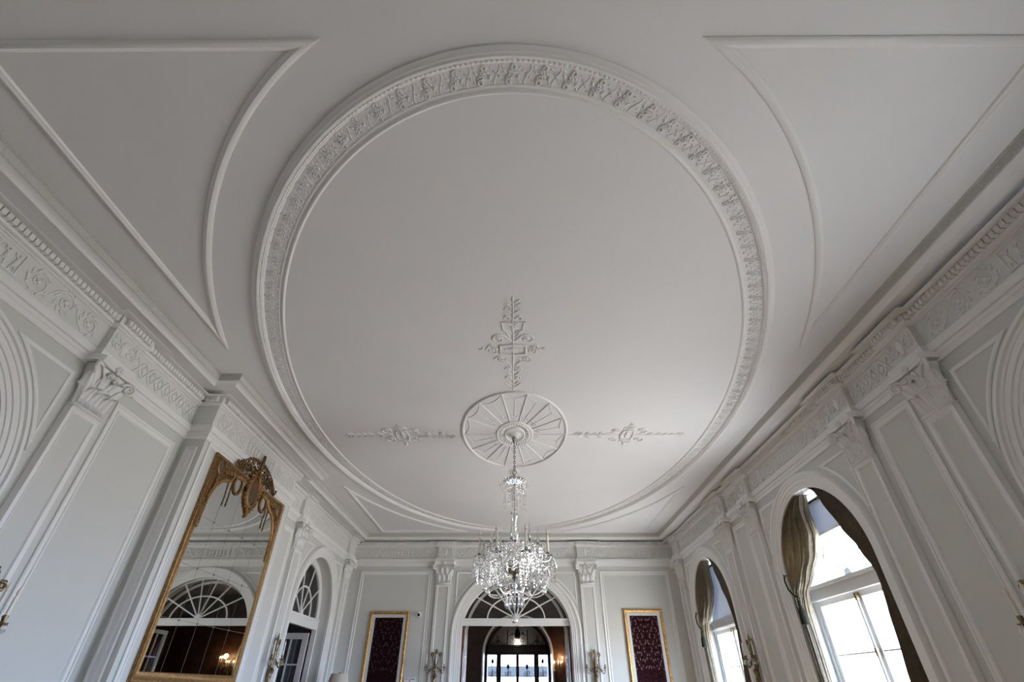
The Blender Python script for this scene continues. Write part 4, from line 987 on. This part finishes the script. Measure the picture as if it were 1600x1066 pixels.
# ================================================================== brass wall sconces (local frame)
def make_sconce():
    root = empty('wall_sconce')
    def bm(): return MB()
    mb = bm(); mb.tube([(0, 0.03, -0.42), (0.012, 0.05, -0.25), (-0.01, 0.05, -0.10), (0, 0.06, 0.05), (0.01, 0.055, 0.18), (0, 0.05, 0.30)], [0.02, 0.045, 0.03, 0.05, 0.028, 0.014], 10)
    mb.lathe([(0.0, 0), (0.05, 0.0), (0.055, 0.012), (0.03, 0.03), (0, 0.032)], 14, T=lambda x, y, z: (x, z, -0.05+y*1.6))
    mb.lathe([(0.0, -0.06), (0.045, -0.05), (0.06, 0.0), (0.035, 0.04), (0.02, 0.05), (0, 0.06)], 12, (0, 0.07, -0.19))
    mb.build('stem', 'brass', root)
    mb = bm()
    for k in range(6):
        a = 2*PI*k/6; mb.blob((0.022*math.cos(a), 0.055, 0.37+0.035*math.sin(a)), (0.024, 0.014, 0.03), nu=7, nv=5)
    mb.blob((0, 0.06, 0.37), (0.016, 0.018, 0.02)); mb.blob((0, 0.055, 0.435), (0.010, 0.010, 0.03)); mb.build('finial', 'brass', root)
    for s in (-1, 1):
        mb = bm(); mb.tube([(0, 0.05, 0.02), (s*0.05, 0.06, 0.10), (s*0.10, 0.06, 0.20), (s*0.115, 0.06, 0.28)], 0.009, 6)
        for k in range(6):
            a = 2*PI*k/6; mb.blob((s*0.115+0.032*math.cos(a), 0.06, 0.31+0.036*math.sin(a)), (0.022, 0.014, 0.022), nu=7, nv=5)
        mb.build('rosette_branch', 'brass', root)
        mb = bm()
        for k in range(4): mb.blob((s*0.118, 0.065, 0.245-0.045*k), (0.012, 0.009, 0.022), nu=6, nv=4)
        mb.build('crystal_string', 'crystal', root)
    for x, y in ((-0.255, 0.13), (-0.03, 0.22), (0.255, 0.13)):
        arm = bm(); m = Vector((x, y)); pts = []
        for t, dz in ((0, -0.06), (0.25, 0.0), (0.5, -0.05), (0.72, -0.13), (0.9, -0.13), (1.0, -0.07), (1.0, 0.0)):
            pts.append((x*t, 0.06+(y-0.06)*t, dz))
        arm.tube(pts, 0.011, 7)
        sp = spiral((x*0.45, -0.07), 0.05, 0.012, 1.2, 0, 14, 1); arm.tube([(px, 0.06+(y-0.06)*0.45, pz) for px, pz in sp], 0.007, 5)
        arm.blob((x*0.62, 0.06+(y-0.06)*0.62, -0.07), (0.03, 0.015, 0.02))
        a = arm.build('arm', 'brass', root)
        mb = bm(); mb.lathe([(0.0, -0.02), (0.02, -0.015), (0.05, 0.005), (0.052, 0.012), (0.02, 0.014), (0.018, 0.03), (0.026, 0.06), (0.024, 0.075), (0, 0.075)], 14, (x, y, 0)); mb.build('candle_cup', 'brass', a)
        mb = bm(); mb.lathe([(0.0145, 0.07), (0.0145, 0.235), (0.008, 0.24)], 12, (x, y, 0)); mb.build('candle', 'candle', a)
        mb = bm(); mb.lathe([(0.007, 0.238), (0.016, 0.262), (0.014, 0.285), (0.004, 0.32), (0.001, 0.335)], 12, (x, y, 0)); mb.build('bulb', 'bulb', a)
        for k in range(6):
            q = 2*PI*k/6
            mb = bm(); mb.lathe([(0.001, 0.004), (0.006, -0.008), (0.002, -0.022), (0.008, -0.045), (0.009, -0.06), (0.001, -0.08)], 6, (x+0.046*math.cos(q), y+0.046*math.sin(q), 0.0)); mb.build('crystal_drop', 'crystal', a, smooth=False)
    mb = bm(); mb.tube([(0, 0.07, -0.26), (0.03, 0.08, -0.34), (0.0, 0.06, -0.48), (-0.01, 0.05, -0.58)], [0.03, 0.028, 0.018, 0.006], 8); mb.build('tail', 'brass', root)
    return root
sc0 = make_sconce(); sc_used = False
def sconce(T, u, z, rz, label):
    global sc_used
    o = sc0 if not sc_used else copy_tree(sc0); sc_used = True
    o.location = T(u, z, SD-0.01); o.rotation_euler = (0, 0, rz); tag(o, label, 'sconce', 'unlit brass candle sconces', 'thing')
SZ = 2.0
sconce(TE, PE[0]-0.03, SZ, RE, 'unlit brass sconce on the far wall pilaster next to the dark maroon picture')
sconce(TE, PE[1]+0.03, SZ, RE, 'unlit brass sconce on the far wall pilaster next to the wine red picture')
sconce(TL, PIL_Y[1], SZ, RL, 'unlit brass sconce on the pilaster between the mirror and the left door')
sconce(TR, PIL_YR[3], SZ, RR, 'unlit brass sconce on the pilaster just before the far window')
sconce(TL, PIL_Y[0], SZ, RL, 'sconce on the nearest pilaster of the mirror wall, only a candle tip showing')
sconce(TR, PIL_YR[0], SZ, RR, 'sconce on the nearest pilaster of the window wall, only a candle tip showing')

# table lamp in the far corner
tb = empty('side_table', (-4.35, 14.35, 0), world=True); tag(tb, 'dark round side table under the lamp by the far left corner, below the picture', 'table', kind='thing')
mb = MB(); mb.lathe([(0, 0.73), (0.36, 0.73), (0.375, 0.745), (0.36, 0.76), (0, 0.76)], 32, (-4.35, 14.35, 0)); mb.build('table_top', 'mahogany', tb)
mb = MB(); mb.lathe([(0.24, 0), (0.22, 0.03), (0.06, 0.08), (0.04, 0.3), (0.07, 0.5), (0.04, 0.7), (0.12, 0.735)], 20, (-4.35, 14.35, 0)); mb.build('pedestal', 'mahogany', tb)
lp = empty('table_lamp', (-4.35, 14.35, 0.76), world=True); tag(lp, 'table lamp with a cream tapered shade in front of the far left corner', 'lamp', kind='thing')
mb = MB(); mb.lathe([(0.11, 0.762), (0.11, 0.79), (0.05, 0.81), (0.09, 0.95), (0.10, 1.08), (0.05, 1.22), (0.025, 1.28), (0.025, 1.45)], 20, (-4.35, 14.35, 0)); mb.build('lamp_base', 'offwhite', lp)
mb = MB(); mb.lathe([(0.025, 1.44), (0.008, 1.46), (0.008, 1.82), (0.03, 1.83), (0.0, 1.85)], 10, (-4.35, 14.35, 0)); mb.build('harp', 'brass', lp)
mb = MB()
N = 40; P = []
for r, z in ((0.30, 1.36), (0.205, 1.82), (0.20, 1.82), (0.295, 1.36)):
    for k in range(N): P.append((-4.35+r*math.cos(2*PI*k/N), 14.35+r*math.sin(2*PI*k/N), z))
mb.add(P, [(i*N+k, i*N+(k+1) % N, ((i+1) % 4)*N+(k+1) % N, ((i+1) % 4)*N+k) for i in range(4) for k in range(N)]); mb.build('lamp_shade', 'shade', lp)
# ================================================================== crystal chandelier
CX, CY = -0.005, YC
ch = empty('crystal_chandelier', (CX, CY, CEIL)); tag(ch, 'large crystal chandelier with candle arms hanging from the ceiling medallion', 'chandelier', kind='thing')
Z = lambda z: z-CEIL
mb = MB(); mb.lathe([(0.0, Z(5.415)), (0.05, Z(5.415)), (0.055, Z(5.40)), (0.04, Z(5.375)), (0.035, Z(5.34)), (0.02, Z(5.32)), (0.0, Z(5.315))], 18); mb.build('ceiling_hook', 'silver', ch)
mb = MB(); z = 5.31; k = 0
while z > 4.80:
    pts = []
    for i in range(14):
        a = 2*PI*i/14; x = 0.016*math.cos(a); zz = 0.034*math.sin(a)
        pts.append((x, 0, Z(z)-0.03+zz) if k % 2 else (0, x, Z(z)-0.03+zz))
    mb.tube(pts, 0.0062, 6, closed=True); z -= 0.05; k += 1
mb.build('chain', 'silver', ch)
mb = MB(); mb.tube([(0.035*math.cos(2*PI*i/20), 0, Z(4.735)+0.045*math.sin(2*PI*i/20)) for i in range(20)], 0.008, 7, closed=True); mb.build('hanging_ring', 'silver', ch)
mb = MB(); mb.tube([(0, 0, Z(4.70)), (0, 0, Z(2.40))], 0.007, 8)
for z, r in ((4.69, 0.022), (4.50, 0.022), (4.36, 0.020), (4.24, 0.022), (3.80, 0.026), (3.69, 0.022), (3.52, 0.024), (3.30, 0.03), (2.93, 0.03), (2.80, 0.024)): mb.blob((0, 0, Z(z)), (r, r, 0.016), nu=12, nv=6)
mb.build('stem_rod', 'silver', ch)
mb = MB(); mb.lathe([(0.012, Z(4.60)), (0.05, Z(4.605)), (0.12, Z(4.585)), (0.20, Z(4.60)), (0.205, Z(4.592)), (0.12, Z(4.572)), (0.05, Z(4.585)), (0.012, Z(4.58))], 28); mb.build('top_crown', 'crystal', ch)
mb = MB(); mb.lathe([(0.012, Z(4.06)), (0.05, Z(4.05)), (0.075, Z(4.02)), (0.07, Z(3.96)), (0.04, Z(3.87)), (0.02, Z(3.82)), (0.035, Z(3.80)), (0.02, Z(3.775)), (0.04, Z(3.745)), (0.02, Z(3.70)), (0.05, Z(3.68)), (0.085, Z(3.62)), (0.075, Z(3.55)), (0.03, Z(3.50)), (0.05, Z(3.48)), (0.06, Z(3.42)), (0.03, Z(3.36))], 24); mb.build('glass_baluster', 'crystal', ch)
mb = MB(); mb.lathe([(0.03, Z(3.40)), (0.07, Z(3.38)), (0.11, Z(3.30)), (0.13, Z(3.20)), (0.125, Z(3.13)), (0.115, Z(3.13)), (0.12, Z(3.20)), (0.10, Z(3.29)), (0.03, Z(3.37))], 20); mb.build('glass_urn', 'crystal', ch)
mb = MB(); mb.lathe([(0.0, Z(3.07)), (0.08, Z(3.07)), (0.15, Z(3.085)), (0.195, Z(3.12)), (0.20, Z(3.115)), (0.16, Z(3.065)), (0.10, Z(3.035)), (0.05, Z(3.02)), (0.03, Z(2.985)), (0.05, Z(2.965)), (0.03, Z(2.945)), (0.0, Z(2.94))], 28); mb.build('receiver_bowl', 'silver', ch)
mb = MB(); mb.lathe([(0.01, Z(2.90)), (0.045, Z(2.87)), (0.045, Z(2.84)), (0.015, Z(2.80)), (0.07, Z(2.79)), (0.14, Z(2.765)), (0.145, Z(2.755)), (0.07, Z(2.77)), (0.012, Z(2.76))], 24); mb.build('lower_crown', 'crystal', ch)
mb = MB(); mb.blob((0, 0, Z(2.375)), (0.052, 0.052, 0.052), nu=24, nv=14); mb.build('bottom_ball', 'crystal', ch)
# drops
mb = MB(); mb.lathe([(0.001, 0.0), (0.007, -0.010), (0.009, -0.020), (0.003, -0.030), (0.009, -0.05), (0.017, -0.095), (0.015, -0.115), (0.001, -0.145)], 6); drop0 = mb.build('crystal_drop', 'crystal', ch, smooth=False)
dr_first = True
def drop(parent, loc, sc=1.0):
    global dr_first
    o = drop0 if dr_first else share(drop0, parent); dr_first = False
    o.parent = parent; o.location = loc; o.scale = (sc, sc, sc); return o
for k in range(12):
    a = 2*PI*k/12; drop(ch, (0.135*math.cos(a), 0.135*math.sin(a), Z(2.755)), 1.6)
for k in range(16):
    a = 2*PI*(k+0.5)/16; r = 0.195
    mb = MB(); ln = (0.46, 0.34, 0.40, 0.28)[k % 4]; n = int(ln/0.05)
    for i in range(n):
        mb.lathe([(0.001, 0.022), (0.010, 0.008), (0.011, -0.004), (0.001, -0.022)], 6, (r*math.cos(a), r*math.sin(a), Z(4.57)-0.05*i))
    mb.lathe([(0.001, 0.02), (0.012, -0.03), (0.014, -0.05), (0.001, -0.085)], 6, (r*math.cos(a), r*math.sin(a), Z(4.57)-0.05*n)); mb.build('crystal_strand', 'crystal', ch, smooth=False)
def bead_mesh(pts, r):
    mb = MB(); acc = 0; prev = Vector(pts[0])
    for p in pts[1:]:
        p = Vector(p); d = (p-prev).length; acc += d
        if acc >= r*2.1:
            mb.blob(p, (r, r, r), nu=7, nv=5); acc = 0
        prev = p
    return mb
def bez(p0, p1, p2, p3, n=16):
    out = []
    for i in range(n+1):
        t = i/n; out.append(Vector(p0)*(1-t)**3+Vector(p1)*3*t*(1-t)**2+Vector(p2)*3*t*t*(1-t)+Vector(p3)*t**3)
    return out
def make_arm(tier):
    if tier == 0:
        R, zp = 0.605, 3.235; path = bez((0.10, 0, Z(3.09)), (0.28, 0, Z(3.30)), (0.38, 0, Z(2.72)), (0.53, 0, Z(2.93)), 14)+bez((0.53, 0, Z(2.93)), (0.60, 0, Z(3.0)), (R, 0, Z(3.12)), (R, 0, Z(zp)), 8)[1:]
    else:
        R, zp = 0.40, 3.43; path = bez((0.08, 0, Z(3.28)), (0.2, 0, Z(3.5)), (0.24, 0, Z(3.12)), (0.34, 0, Z(3.24)), 12)+bez((0.34, 0, Z(3.24)), (0.39, 0, Z(3.29)), (R, 0, Z(3.36)), (R, 0, Z(zp)), 6)[1:]
    mb = MB(); mb.tube(path, 0.0085, 7)
    for i in range(2, len(path), 3): mb.blob(path[i], (0.016, 0.016, 0.012), nu=8, nv=5)
    arm = mb.build('candle_arm' if tier == 0 else 'spire_arm', 'crystal', ch)
    mb = MB(); mb.lathe([(0.012, -0.012), (0.04, -0.012), (0.078, 0.012), (0.082, 0.018), (0.04, 0.004), (0.02, 0.012), (0.028, 0.05), (0.03, 0.062), (0.016, 0.062)], 16, (R, 0, Z(zp))); mb.build('drip_pan', 'crystal', arm)
    mb = MB(); mb.lathe([(0.0, 0.035), (0.017, 0.04), (0.019, 0.07), (0.0, 0.072)], 12, (R, 0, Z(zp))); mb.build('socket', 'silver', arm)
    if tier == 0:
        mb = MB(); mb.lathe([(0.017, 0.07), (0.017, 0.335), (0.006, 0.34)], 12, (R, 0, Z(zp))); mb.build('candle', 'candle', arm)
        mb = MB(); mb.lathe([(0.007, 0.34), (0.011, 0.35)], 10, (R, 0, Z(zp))); mb.build('lamp_holder', 'black', arm)
        mb = MB(); mb.lathe([(0.010, 0.35), (0.020, 0.370), (0.021, 0.390), (0.009, 0.42), (0.001, 0.435)], 12, (R, 0, Z(zp))); mb.build('bulb', 'bulb', arm)
    else:
        mb = MB(); mb.lathe([(0.010, 0.06), (0.022, 0.085), (0.019, 0.12), (0.001, 0.36)], 8, (R, 0, Z(zp))); mb.build('glass_spire', 'crystal', arm, smooth=False)
    nd = 8 if tier == 0 else 3
    for j in range(nd):
        a = 2*PI*j/nd; drop(arm, (R+0.075*math.cos(a), 0.075*math.sin(a), Z(zp)+0.008), 1.0)
    if tier == 0:
        # strings of faceted drops along the arm and a ball pendant
        mb = MB()
        for (x, y, z0, n) in ((0.36, 0.0, 3.12, 4), (0.44, 0.05, 3.10, 4), (0.44, -0.05, 3.12, 4), (0.67, 0.07, 3.17, 5), (0.67, -0.07, 3.16, 5), (0.71, 0.0, 3.15, 5), (0.28, 0.02, 3.14, 3), (0.52, 0.14, 3.16, 4), (0.52, -0.14, 3.18, 4), (0.60, 0.20, 3.12, 4), (0.60, -0.20, 3.14, 4), (0.40, 0.17, 3.18, 4), (0.40, -0.14, 3.20, 4), (0.55, 0.0, 3.40, 5), (0.50, 0.08, 3.34, 5)):
            for i in range(n): mb.lathe([(0.001, 0.024), (0.013, 0.006), (0.014, -0.004), (0.001, -0.028)], 6, (x, y, Z(z0)-0.05*i))
        tag(mb.build('crystal_string', 'crystal', arm, smooth=False), kind='stuff')
        mb = MB(); mb.tube([(0.50, 0, Z(2.91)), (0.50, 0, Z(2.84))], 0.004, 5); mb.blob((0.50, 0, Z(2.80)), (0.042, 0.042, 0.042), nu=18, nv=10); mb.build('ball_pendant', 'crystal', arm)
        pts = bez((0.58, 0.0, Z(3.10)), (0.58, 0.12, Z(2.98)), (0.46, 0.38, Z(2.98)), (0.58*math.cos(PI/4), 0.58*math.sin(PI/4), Z(3.10)), 60); bead_mesh(pts, 0.013).build('bead_festoon', 'crystal', arm)
        pts = bez((0.60, 0.0, Z(2.95)), (0.56, 0.0, Z(2.74)), (0.34, 0, Z(2.62)), (0.15, 0, Z(2.76)), 70); bead_mesh(pts, 0.014).build('bead_festoon', 'crystal', arm)
        pts = bez((0.66, 0.06, Z(3.24)), (0.7, 0.15, Z(3.08)), (0.60, 0.38, Z(3.06)), (0.66*math.cos(PI/4), 0.66*math.sin(PI/4), Z(3.24)), 60); bead_mesh(pts, 0.012).build('bead_festoon', 'crystal', arm)
    else:
        mb = MB()
        for (x, y, z0, n) in ((0.22, 0.0, 3.34, 4), (0.30, 0.03, 3.26, 4), (0.30, -0.03, 3.28, 4), (0.46, 0.05, 3.40, 6), (0.46, -0.05, 3.40, 6), (0.36, 0.13, 3.40, 5), (0.36, -0.13, 3.38, 5), (0.48, 0.14, 3.36, 5), (0.16, 0.05, 3.50, 4), (0.16, -0.05, 3.48, 4)):
            for i in range(n): mb.lathe([(0.001, 0.024), (0.013, 0.006), (0.014, -0.004), (0.001, -0.028)], 6, (x, y, Z(z0)-0.05*i))
        tag(mb.build('crystal_string', 'crystal', arm, smooth=False), kind='stuff')
        pts = bez((0.40, 0.0, Z(3.40)), (0.38, 0.1, Z(3.26)), (0.30, 0.26, Z(3.26)), (0.40*math.cos(PI/4), 0.40*math.sin(PI/4), Z(3.40)), 50); bead_mesh(pts, 0.012).build('bead_festoon', 'crystal', arm)
        pts = bez((0.40, 0.0, Z(3.46)), (0.30, 0.0, Z(3.36)), (0.14, 0, Z(3.40)), (0.06, 0, Z(3.60)), 50); bead_mesh(pts, 0.011).build('bead_festoon', 'crystal', arm)
    return arm
for tier, off, n in ((0, 0.30, 8), (1, 0.66, 8)):
    a0 = make_arm(tier); a0.rotation_euler = (0, 0, off)
    for k in range(1, n):
        c = copy_tree(a0, ch); c.rotation_euler = (0, 0, off+2*PI*k/n)

# ================================================================== hall beyond the doorway
HY, HC, HX0, HX1 = 22.5, 4.75, -4.2, 4.4
mb = MB(); mb.poly([(HX0, YE+0.02, 0), (HX0, HY, 0), (HX0, HY, HC), (HX0, YE+0.02, HC)]); mb.poly([(HX1, YE+0.02, 0), (HX1, HY, 0), (HX1, HY, HC), (HX1, YE+0.02, HC)])
tag(mb.build('wall_hall_side', 'wood'), 'dark panelled side walls of the hall', 'wall', kind='structure')
AX, AA, AZ = 0.10, 1.36, 2.62
ap = arch_path(AX, AZ, AA, AA, 0.0)
TH = lambda u, v, q: (u, HY-q, v)
mb = MB(); mb.poly([TH(*p, 0) for p in [(HX0, 0)]+ap+[(HX1, 0), (HX1, HC), (HX0, HC)]])
n = len(ap); P = [TH(*p, 0) for p in ap]+[TH(*p, -1.3) for p in ap]; mb.add(P, [(k, k+1, n+k+1, n+k) for k in range(n-1)])
tag(mb.build('wall_hall', 'wood'), 'dark brown far wall of the hall with an arch', 'wall', kind='structure')
mb = MB(); mb.mold(ap, [(0.0, -0.03), (0.0, 0.05), (-0.05, 0.06), (-0.055, 0)], T=TH); N_TRIM[0] += 1; tag(mb.build('trim_%d' % N_TRIM[0], 'white'), 'white arch casing in the hall', 'arch casing', kind='structure')
mb = MB(); mb.poly([(HX0, YE, HC), (HX1, YE, HC), (HX1, HY, HC), (HX0, HY, HC)]); tag(mb.build('ceiling_hall', 'hall_dark'), 'dark hall ceiling', 'ceiling', kind='structure')
mb = MB(); mb.poly([(HX0, YE+0.45, 0.001), (HX1, YE+0.45, 0.001), (HX1, HY+2.0, 0.001), (HX0, HY+2.0, 0.001)]); tag(mb.build('floor_hall', 'floor'), 'brown hall floor', 'floor', kind='structure')
FY = HY+1.30
TF = lambda u, v, q: (u, FY-q, v)
ed = empty('door_4', (AX, FY, 0), world=True); tag(ed, 'dark glazed front door with iron scrollwork at the end of the hall', 'door', kind='structure')
mb = MB(); P = arc_pts(AX, AZ, AA+0.05, AA+0.05, PI, 0, 40); mb.prism([(AX-AA-0.05, 2.9)]+[p for p in P if p[1] > 2.9]+[(AX+AA+0.05, 2.9)], -0.05, 0.0, TF); mb.build('tympanum', 'hall_grey', ed, smooth=False)
mb = MB(); mb.box(AX-AA, AX+AA, 2.68, 3.02, -0.06, 0.10, T=TF); mb.box(AX-AA, AX+AA, 2.98, 3.03, 0.0, 0.16, T=TF); mb.build('lintel', 'dark_wood', ed, smooth=False)
mb = MB(); mb.mold(arch_path(AX, AZ, AA-0.0, AA-0.0, 0), [(-0.02, -0.06), (-0.02, 0.10), (0.10, 0.10), (0.12, 0.05), (0.12, -0.06)], T=TF); mb.build('door_frame', 'dark_wood', ed)
for x, wd in ((-0.66, 0.10), (0.0, 0.06), (0.66, 0.10)):
    mb = MB(); mb.box(AX+x*1.18-wd, AX+x*1.18+wd, 0, 2.72, -0.06, 0.06, T=TF); mb.build('door_stile', 'dark_wood', ed, smooth=False)
mb = MB(); mb.box(AX-AA, AX+AA, 0.001, 0.55, -0.05, 0.05, T=TF); mb.box(AX-AA, AX+AA, 1.72, 1.75, -0.02, 0.02, T=TF); mb.build('bottom_rail', 'dark_wood', ed, smooth=False)
mb = MB(); mb.box(AX-AA, AX+AA, 0.5, 2.70, -0.012, -0.006, T=TF); mb.build('pane', 'pane', ed, smooth=False)
mb = MB()
for c in (-1.04, -0.39, 0.39, 1.04):
    cx = AX+c
    mb.tube([(cx, 1.5, 0.01), (cx, 2.2, 0.01)], 0.018, 6, T=TF)
    side = abs(c) > 0.8
    mb.blob((cx, 2.28 if not side else 2.46, 0.01), (0.065, 0.10, 0.03), TF)
    for s in (-1, 1):
        for v, r in ((2.05, 0.075), (1.85, 0.06), (2.42, 0.05)):
            if side and v > 2.3: v = 2.30
            pp = spiral((cx+s*r*0.9, v), r, r*0.2, 1.4, 0, 20, s); mb.tube([(x, y, 0.01) for x, y in pp], 0.010, 5, T=TF)
        mb.tube([(cx+s*0.02, 2.3, 0.01), (cx+s*0.13, 2.42, 0.01), (cx+s*0.13, 2.58, 0.01), (cx+s*0.05, 2.64, 0.01)], 0.009, 5, T=TF)
    mb.tube([(cx-0.28 if not side else cx-0.15, 1.95, 0.01), (cx+0.28 if not side else cx+0.15, 1.95, 0.01)], 0.016, 5, T=TF)
mb.build('iron_scrollwork', 'iron', ed)
cr = empty('iron_overdoor_crest', (AX, FY-0.1, 3.03), world=True); tag(cr, 'black wrought iron crest with a hanging lantern above the front door', 'ironwork', kind='thing')
Tc = lambda u, v, q: (AX+u, FY-0.10-q, 3.03+v)
mb = MB()
for s in (-1, 1):
    mb.tube([(s*0.42, 0, 0), (s*0.42, 0.46, 0)], 0.022, 6, T=Tc); mb.blob((s*0.42, 0.50, 0), (0.03, 0.05, 0.03), Tc); mb.blob((s*0.42, 0.22, 0), (0.04, 0.03, 0.04), Tc)
    mb.tube([(s*0.84, 0, 0), (s*0.84, 0.36, 0)], 0.012, 6, T=Tc); mb.tube([(s*0.77, 0.27, 0), (s*0.91, 0.27, 0)], 0.010, 6, T=Tc)
    mb.tube([(s*0.84+0.06*math.cos(a), 0.12+0.06*math.sin(a), 0) for a in [2*PI*i/16 for i in range(16)]], 0.012, 5, closed=True, T=Tc)
    mb.tube([Vector(p) for p in [(s*0.42, 0.10, 0), (s*0.52, 0.03, 0), (s*0.66, 0.04, 0), (s*0.78, 0.16, 0), (s*0.9, 0.10, 0), (s*1.04, 0.02, 0)]], 0.012, 6, T=Tc)
    mb.tube([(s*1.06, 0, 0), (s*1.06, 0.15, 0)], 0.010, 6, T=Tc)
    for v, r in ((0.30, 0.10), (0.16, 0.11), (0.40, 0.06)):
        pp = spiral((s*0.22, v), r, 0.02, 1.4, 0, 18, s); mb.tube([(x, y, 0) for x, y in pp], 0.012, 5, T=Tc)
    mb.tube([(s*0.42, 0.30, 0), (s*0.20, 0.42, 0), (0, 0.36, 0)], 0.010, 5, T=Tc)
mb.build('scroll_bars', 'iron', cr)
mb = MB(); mb.lathe([(0.02, 0.75), (0.03, 0.60), (0.05, 0.58), (0.10, 0.50), (0.13, 0.38), (0.11, 0.26), (0.05, 0.20), (0.0, 0.18)], 12, (AX, FY-0.16, 3.03)); mb.build('lantern_body', 'iron', cr)
mb = MB(); mb.lathe([(0.0, 0.20), (0.05, 0.18), (0.08, 0.10), (0.13, 0.02), (0.0, 0.015)], 14, (AX, FY-0.16, 3.03)); mb.build('lit_glass', 'flame_white', cr)
# awning outside the front door
aw = empty('outside_awning', (AX, 27.0, 0), world=True); tag(aw, 'blue awning outside beyond the glazed front door', 'awning', kind='thing')
mb = MB(); mb.box(AX-2.4, AX+2.4, 26.9, 27.0, 1.98, 2.40); mb.poly([(AX-2.4, 26.9, 2.40), (AX+2.4, 26.9, 2.40), (AX+2.4, 29.0, 2.42), (AX-2.4, 29.0, 2.42)]); mb.build('valance', 'slate', aw, smooth=False)
for s in (-1, 1):
    mb = MB(); mb.tube([(AX+s*2.2, 26.95, 0), (AX+s*2.2, 26.95, 2.0)], 0.04, 8); mb.build('post', 'iron', aw)
# lit sconce in the hall
def relight(o):
    if o.name.startswith('bulb'):
        o.data = o.data.copy(); o.data.materials[0] = M['flame']
    for c in o.children: relight(c)
for hx, hz, nm in ((1.66, 2.16, 'lit brass sconce on the dark hall wall, the one closer to the front door arch'), (1.98, 2.30, 'lit brass sconce on the dark hall wall, the higher one farther from the arch')):
    hs = copy_tree(sc0); hs.location = (hx, HY-0.02, hz); hs.rotation_euler = (0, 0, PI); hs.scale = (0.5, 0.8, 0.8); tag(hs, nm, 'sconce', 'lit sconces in the hall', 'thing')
    relight(hs)
pl = bpy.data.lights.new('hall_sconce_light', 'POINT'); pl.energy = 5; pl.color = (1.0, 0.62, 0.30); pl.shadow_soft_size = 0.08
po = bpy.data.objects.new('hall_sconce_light', pl); COL.objects.link(po); po.location = (1.80, HY-0.32, 2.55)
# dim room beyond the left doors
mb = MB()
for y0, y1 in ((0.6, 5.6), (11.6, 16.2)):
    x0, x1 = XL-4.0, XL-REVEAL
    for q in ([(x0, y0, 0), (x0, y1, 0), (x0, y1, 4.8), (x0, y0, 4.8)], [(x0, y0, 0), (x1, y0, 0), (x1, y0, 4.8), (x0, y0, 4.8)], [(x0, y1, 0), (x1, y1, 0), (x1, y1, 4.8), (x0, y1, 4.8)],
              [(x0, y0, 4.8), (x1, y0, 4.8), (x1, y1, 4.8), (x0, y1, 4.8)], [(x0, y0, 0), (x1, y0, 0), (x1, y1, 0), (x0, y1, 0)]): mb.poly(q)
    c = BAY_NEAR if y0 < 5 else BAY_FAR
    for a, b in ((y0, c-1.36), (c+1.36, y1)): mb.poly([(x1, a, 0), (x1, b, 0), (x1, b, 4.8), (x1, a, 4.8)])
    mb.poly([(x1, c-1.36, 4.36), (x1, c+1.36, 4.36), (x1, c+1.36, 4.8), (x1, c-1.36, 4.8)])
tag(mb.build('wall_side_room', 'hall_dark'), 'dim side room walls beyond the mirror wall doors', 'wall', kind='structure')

for o in list(bpy.data.objects):
    if '_o' in o: del o['_o']
    if o.parent is None and o.type in ('MESH', 'EMPTY') and 'kind' not in o: o['kind'] = 'thing'
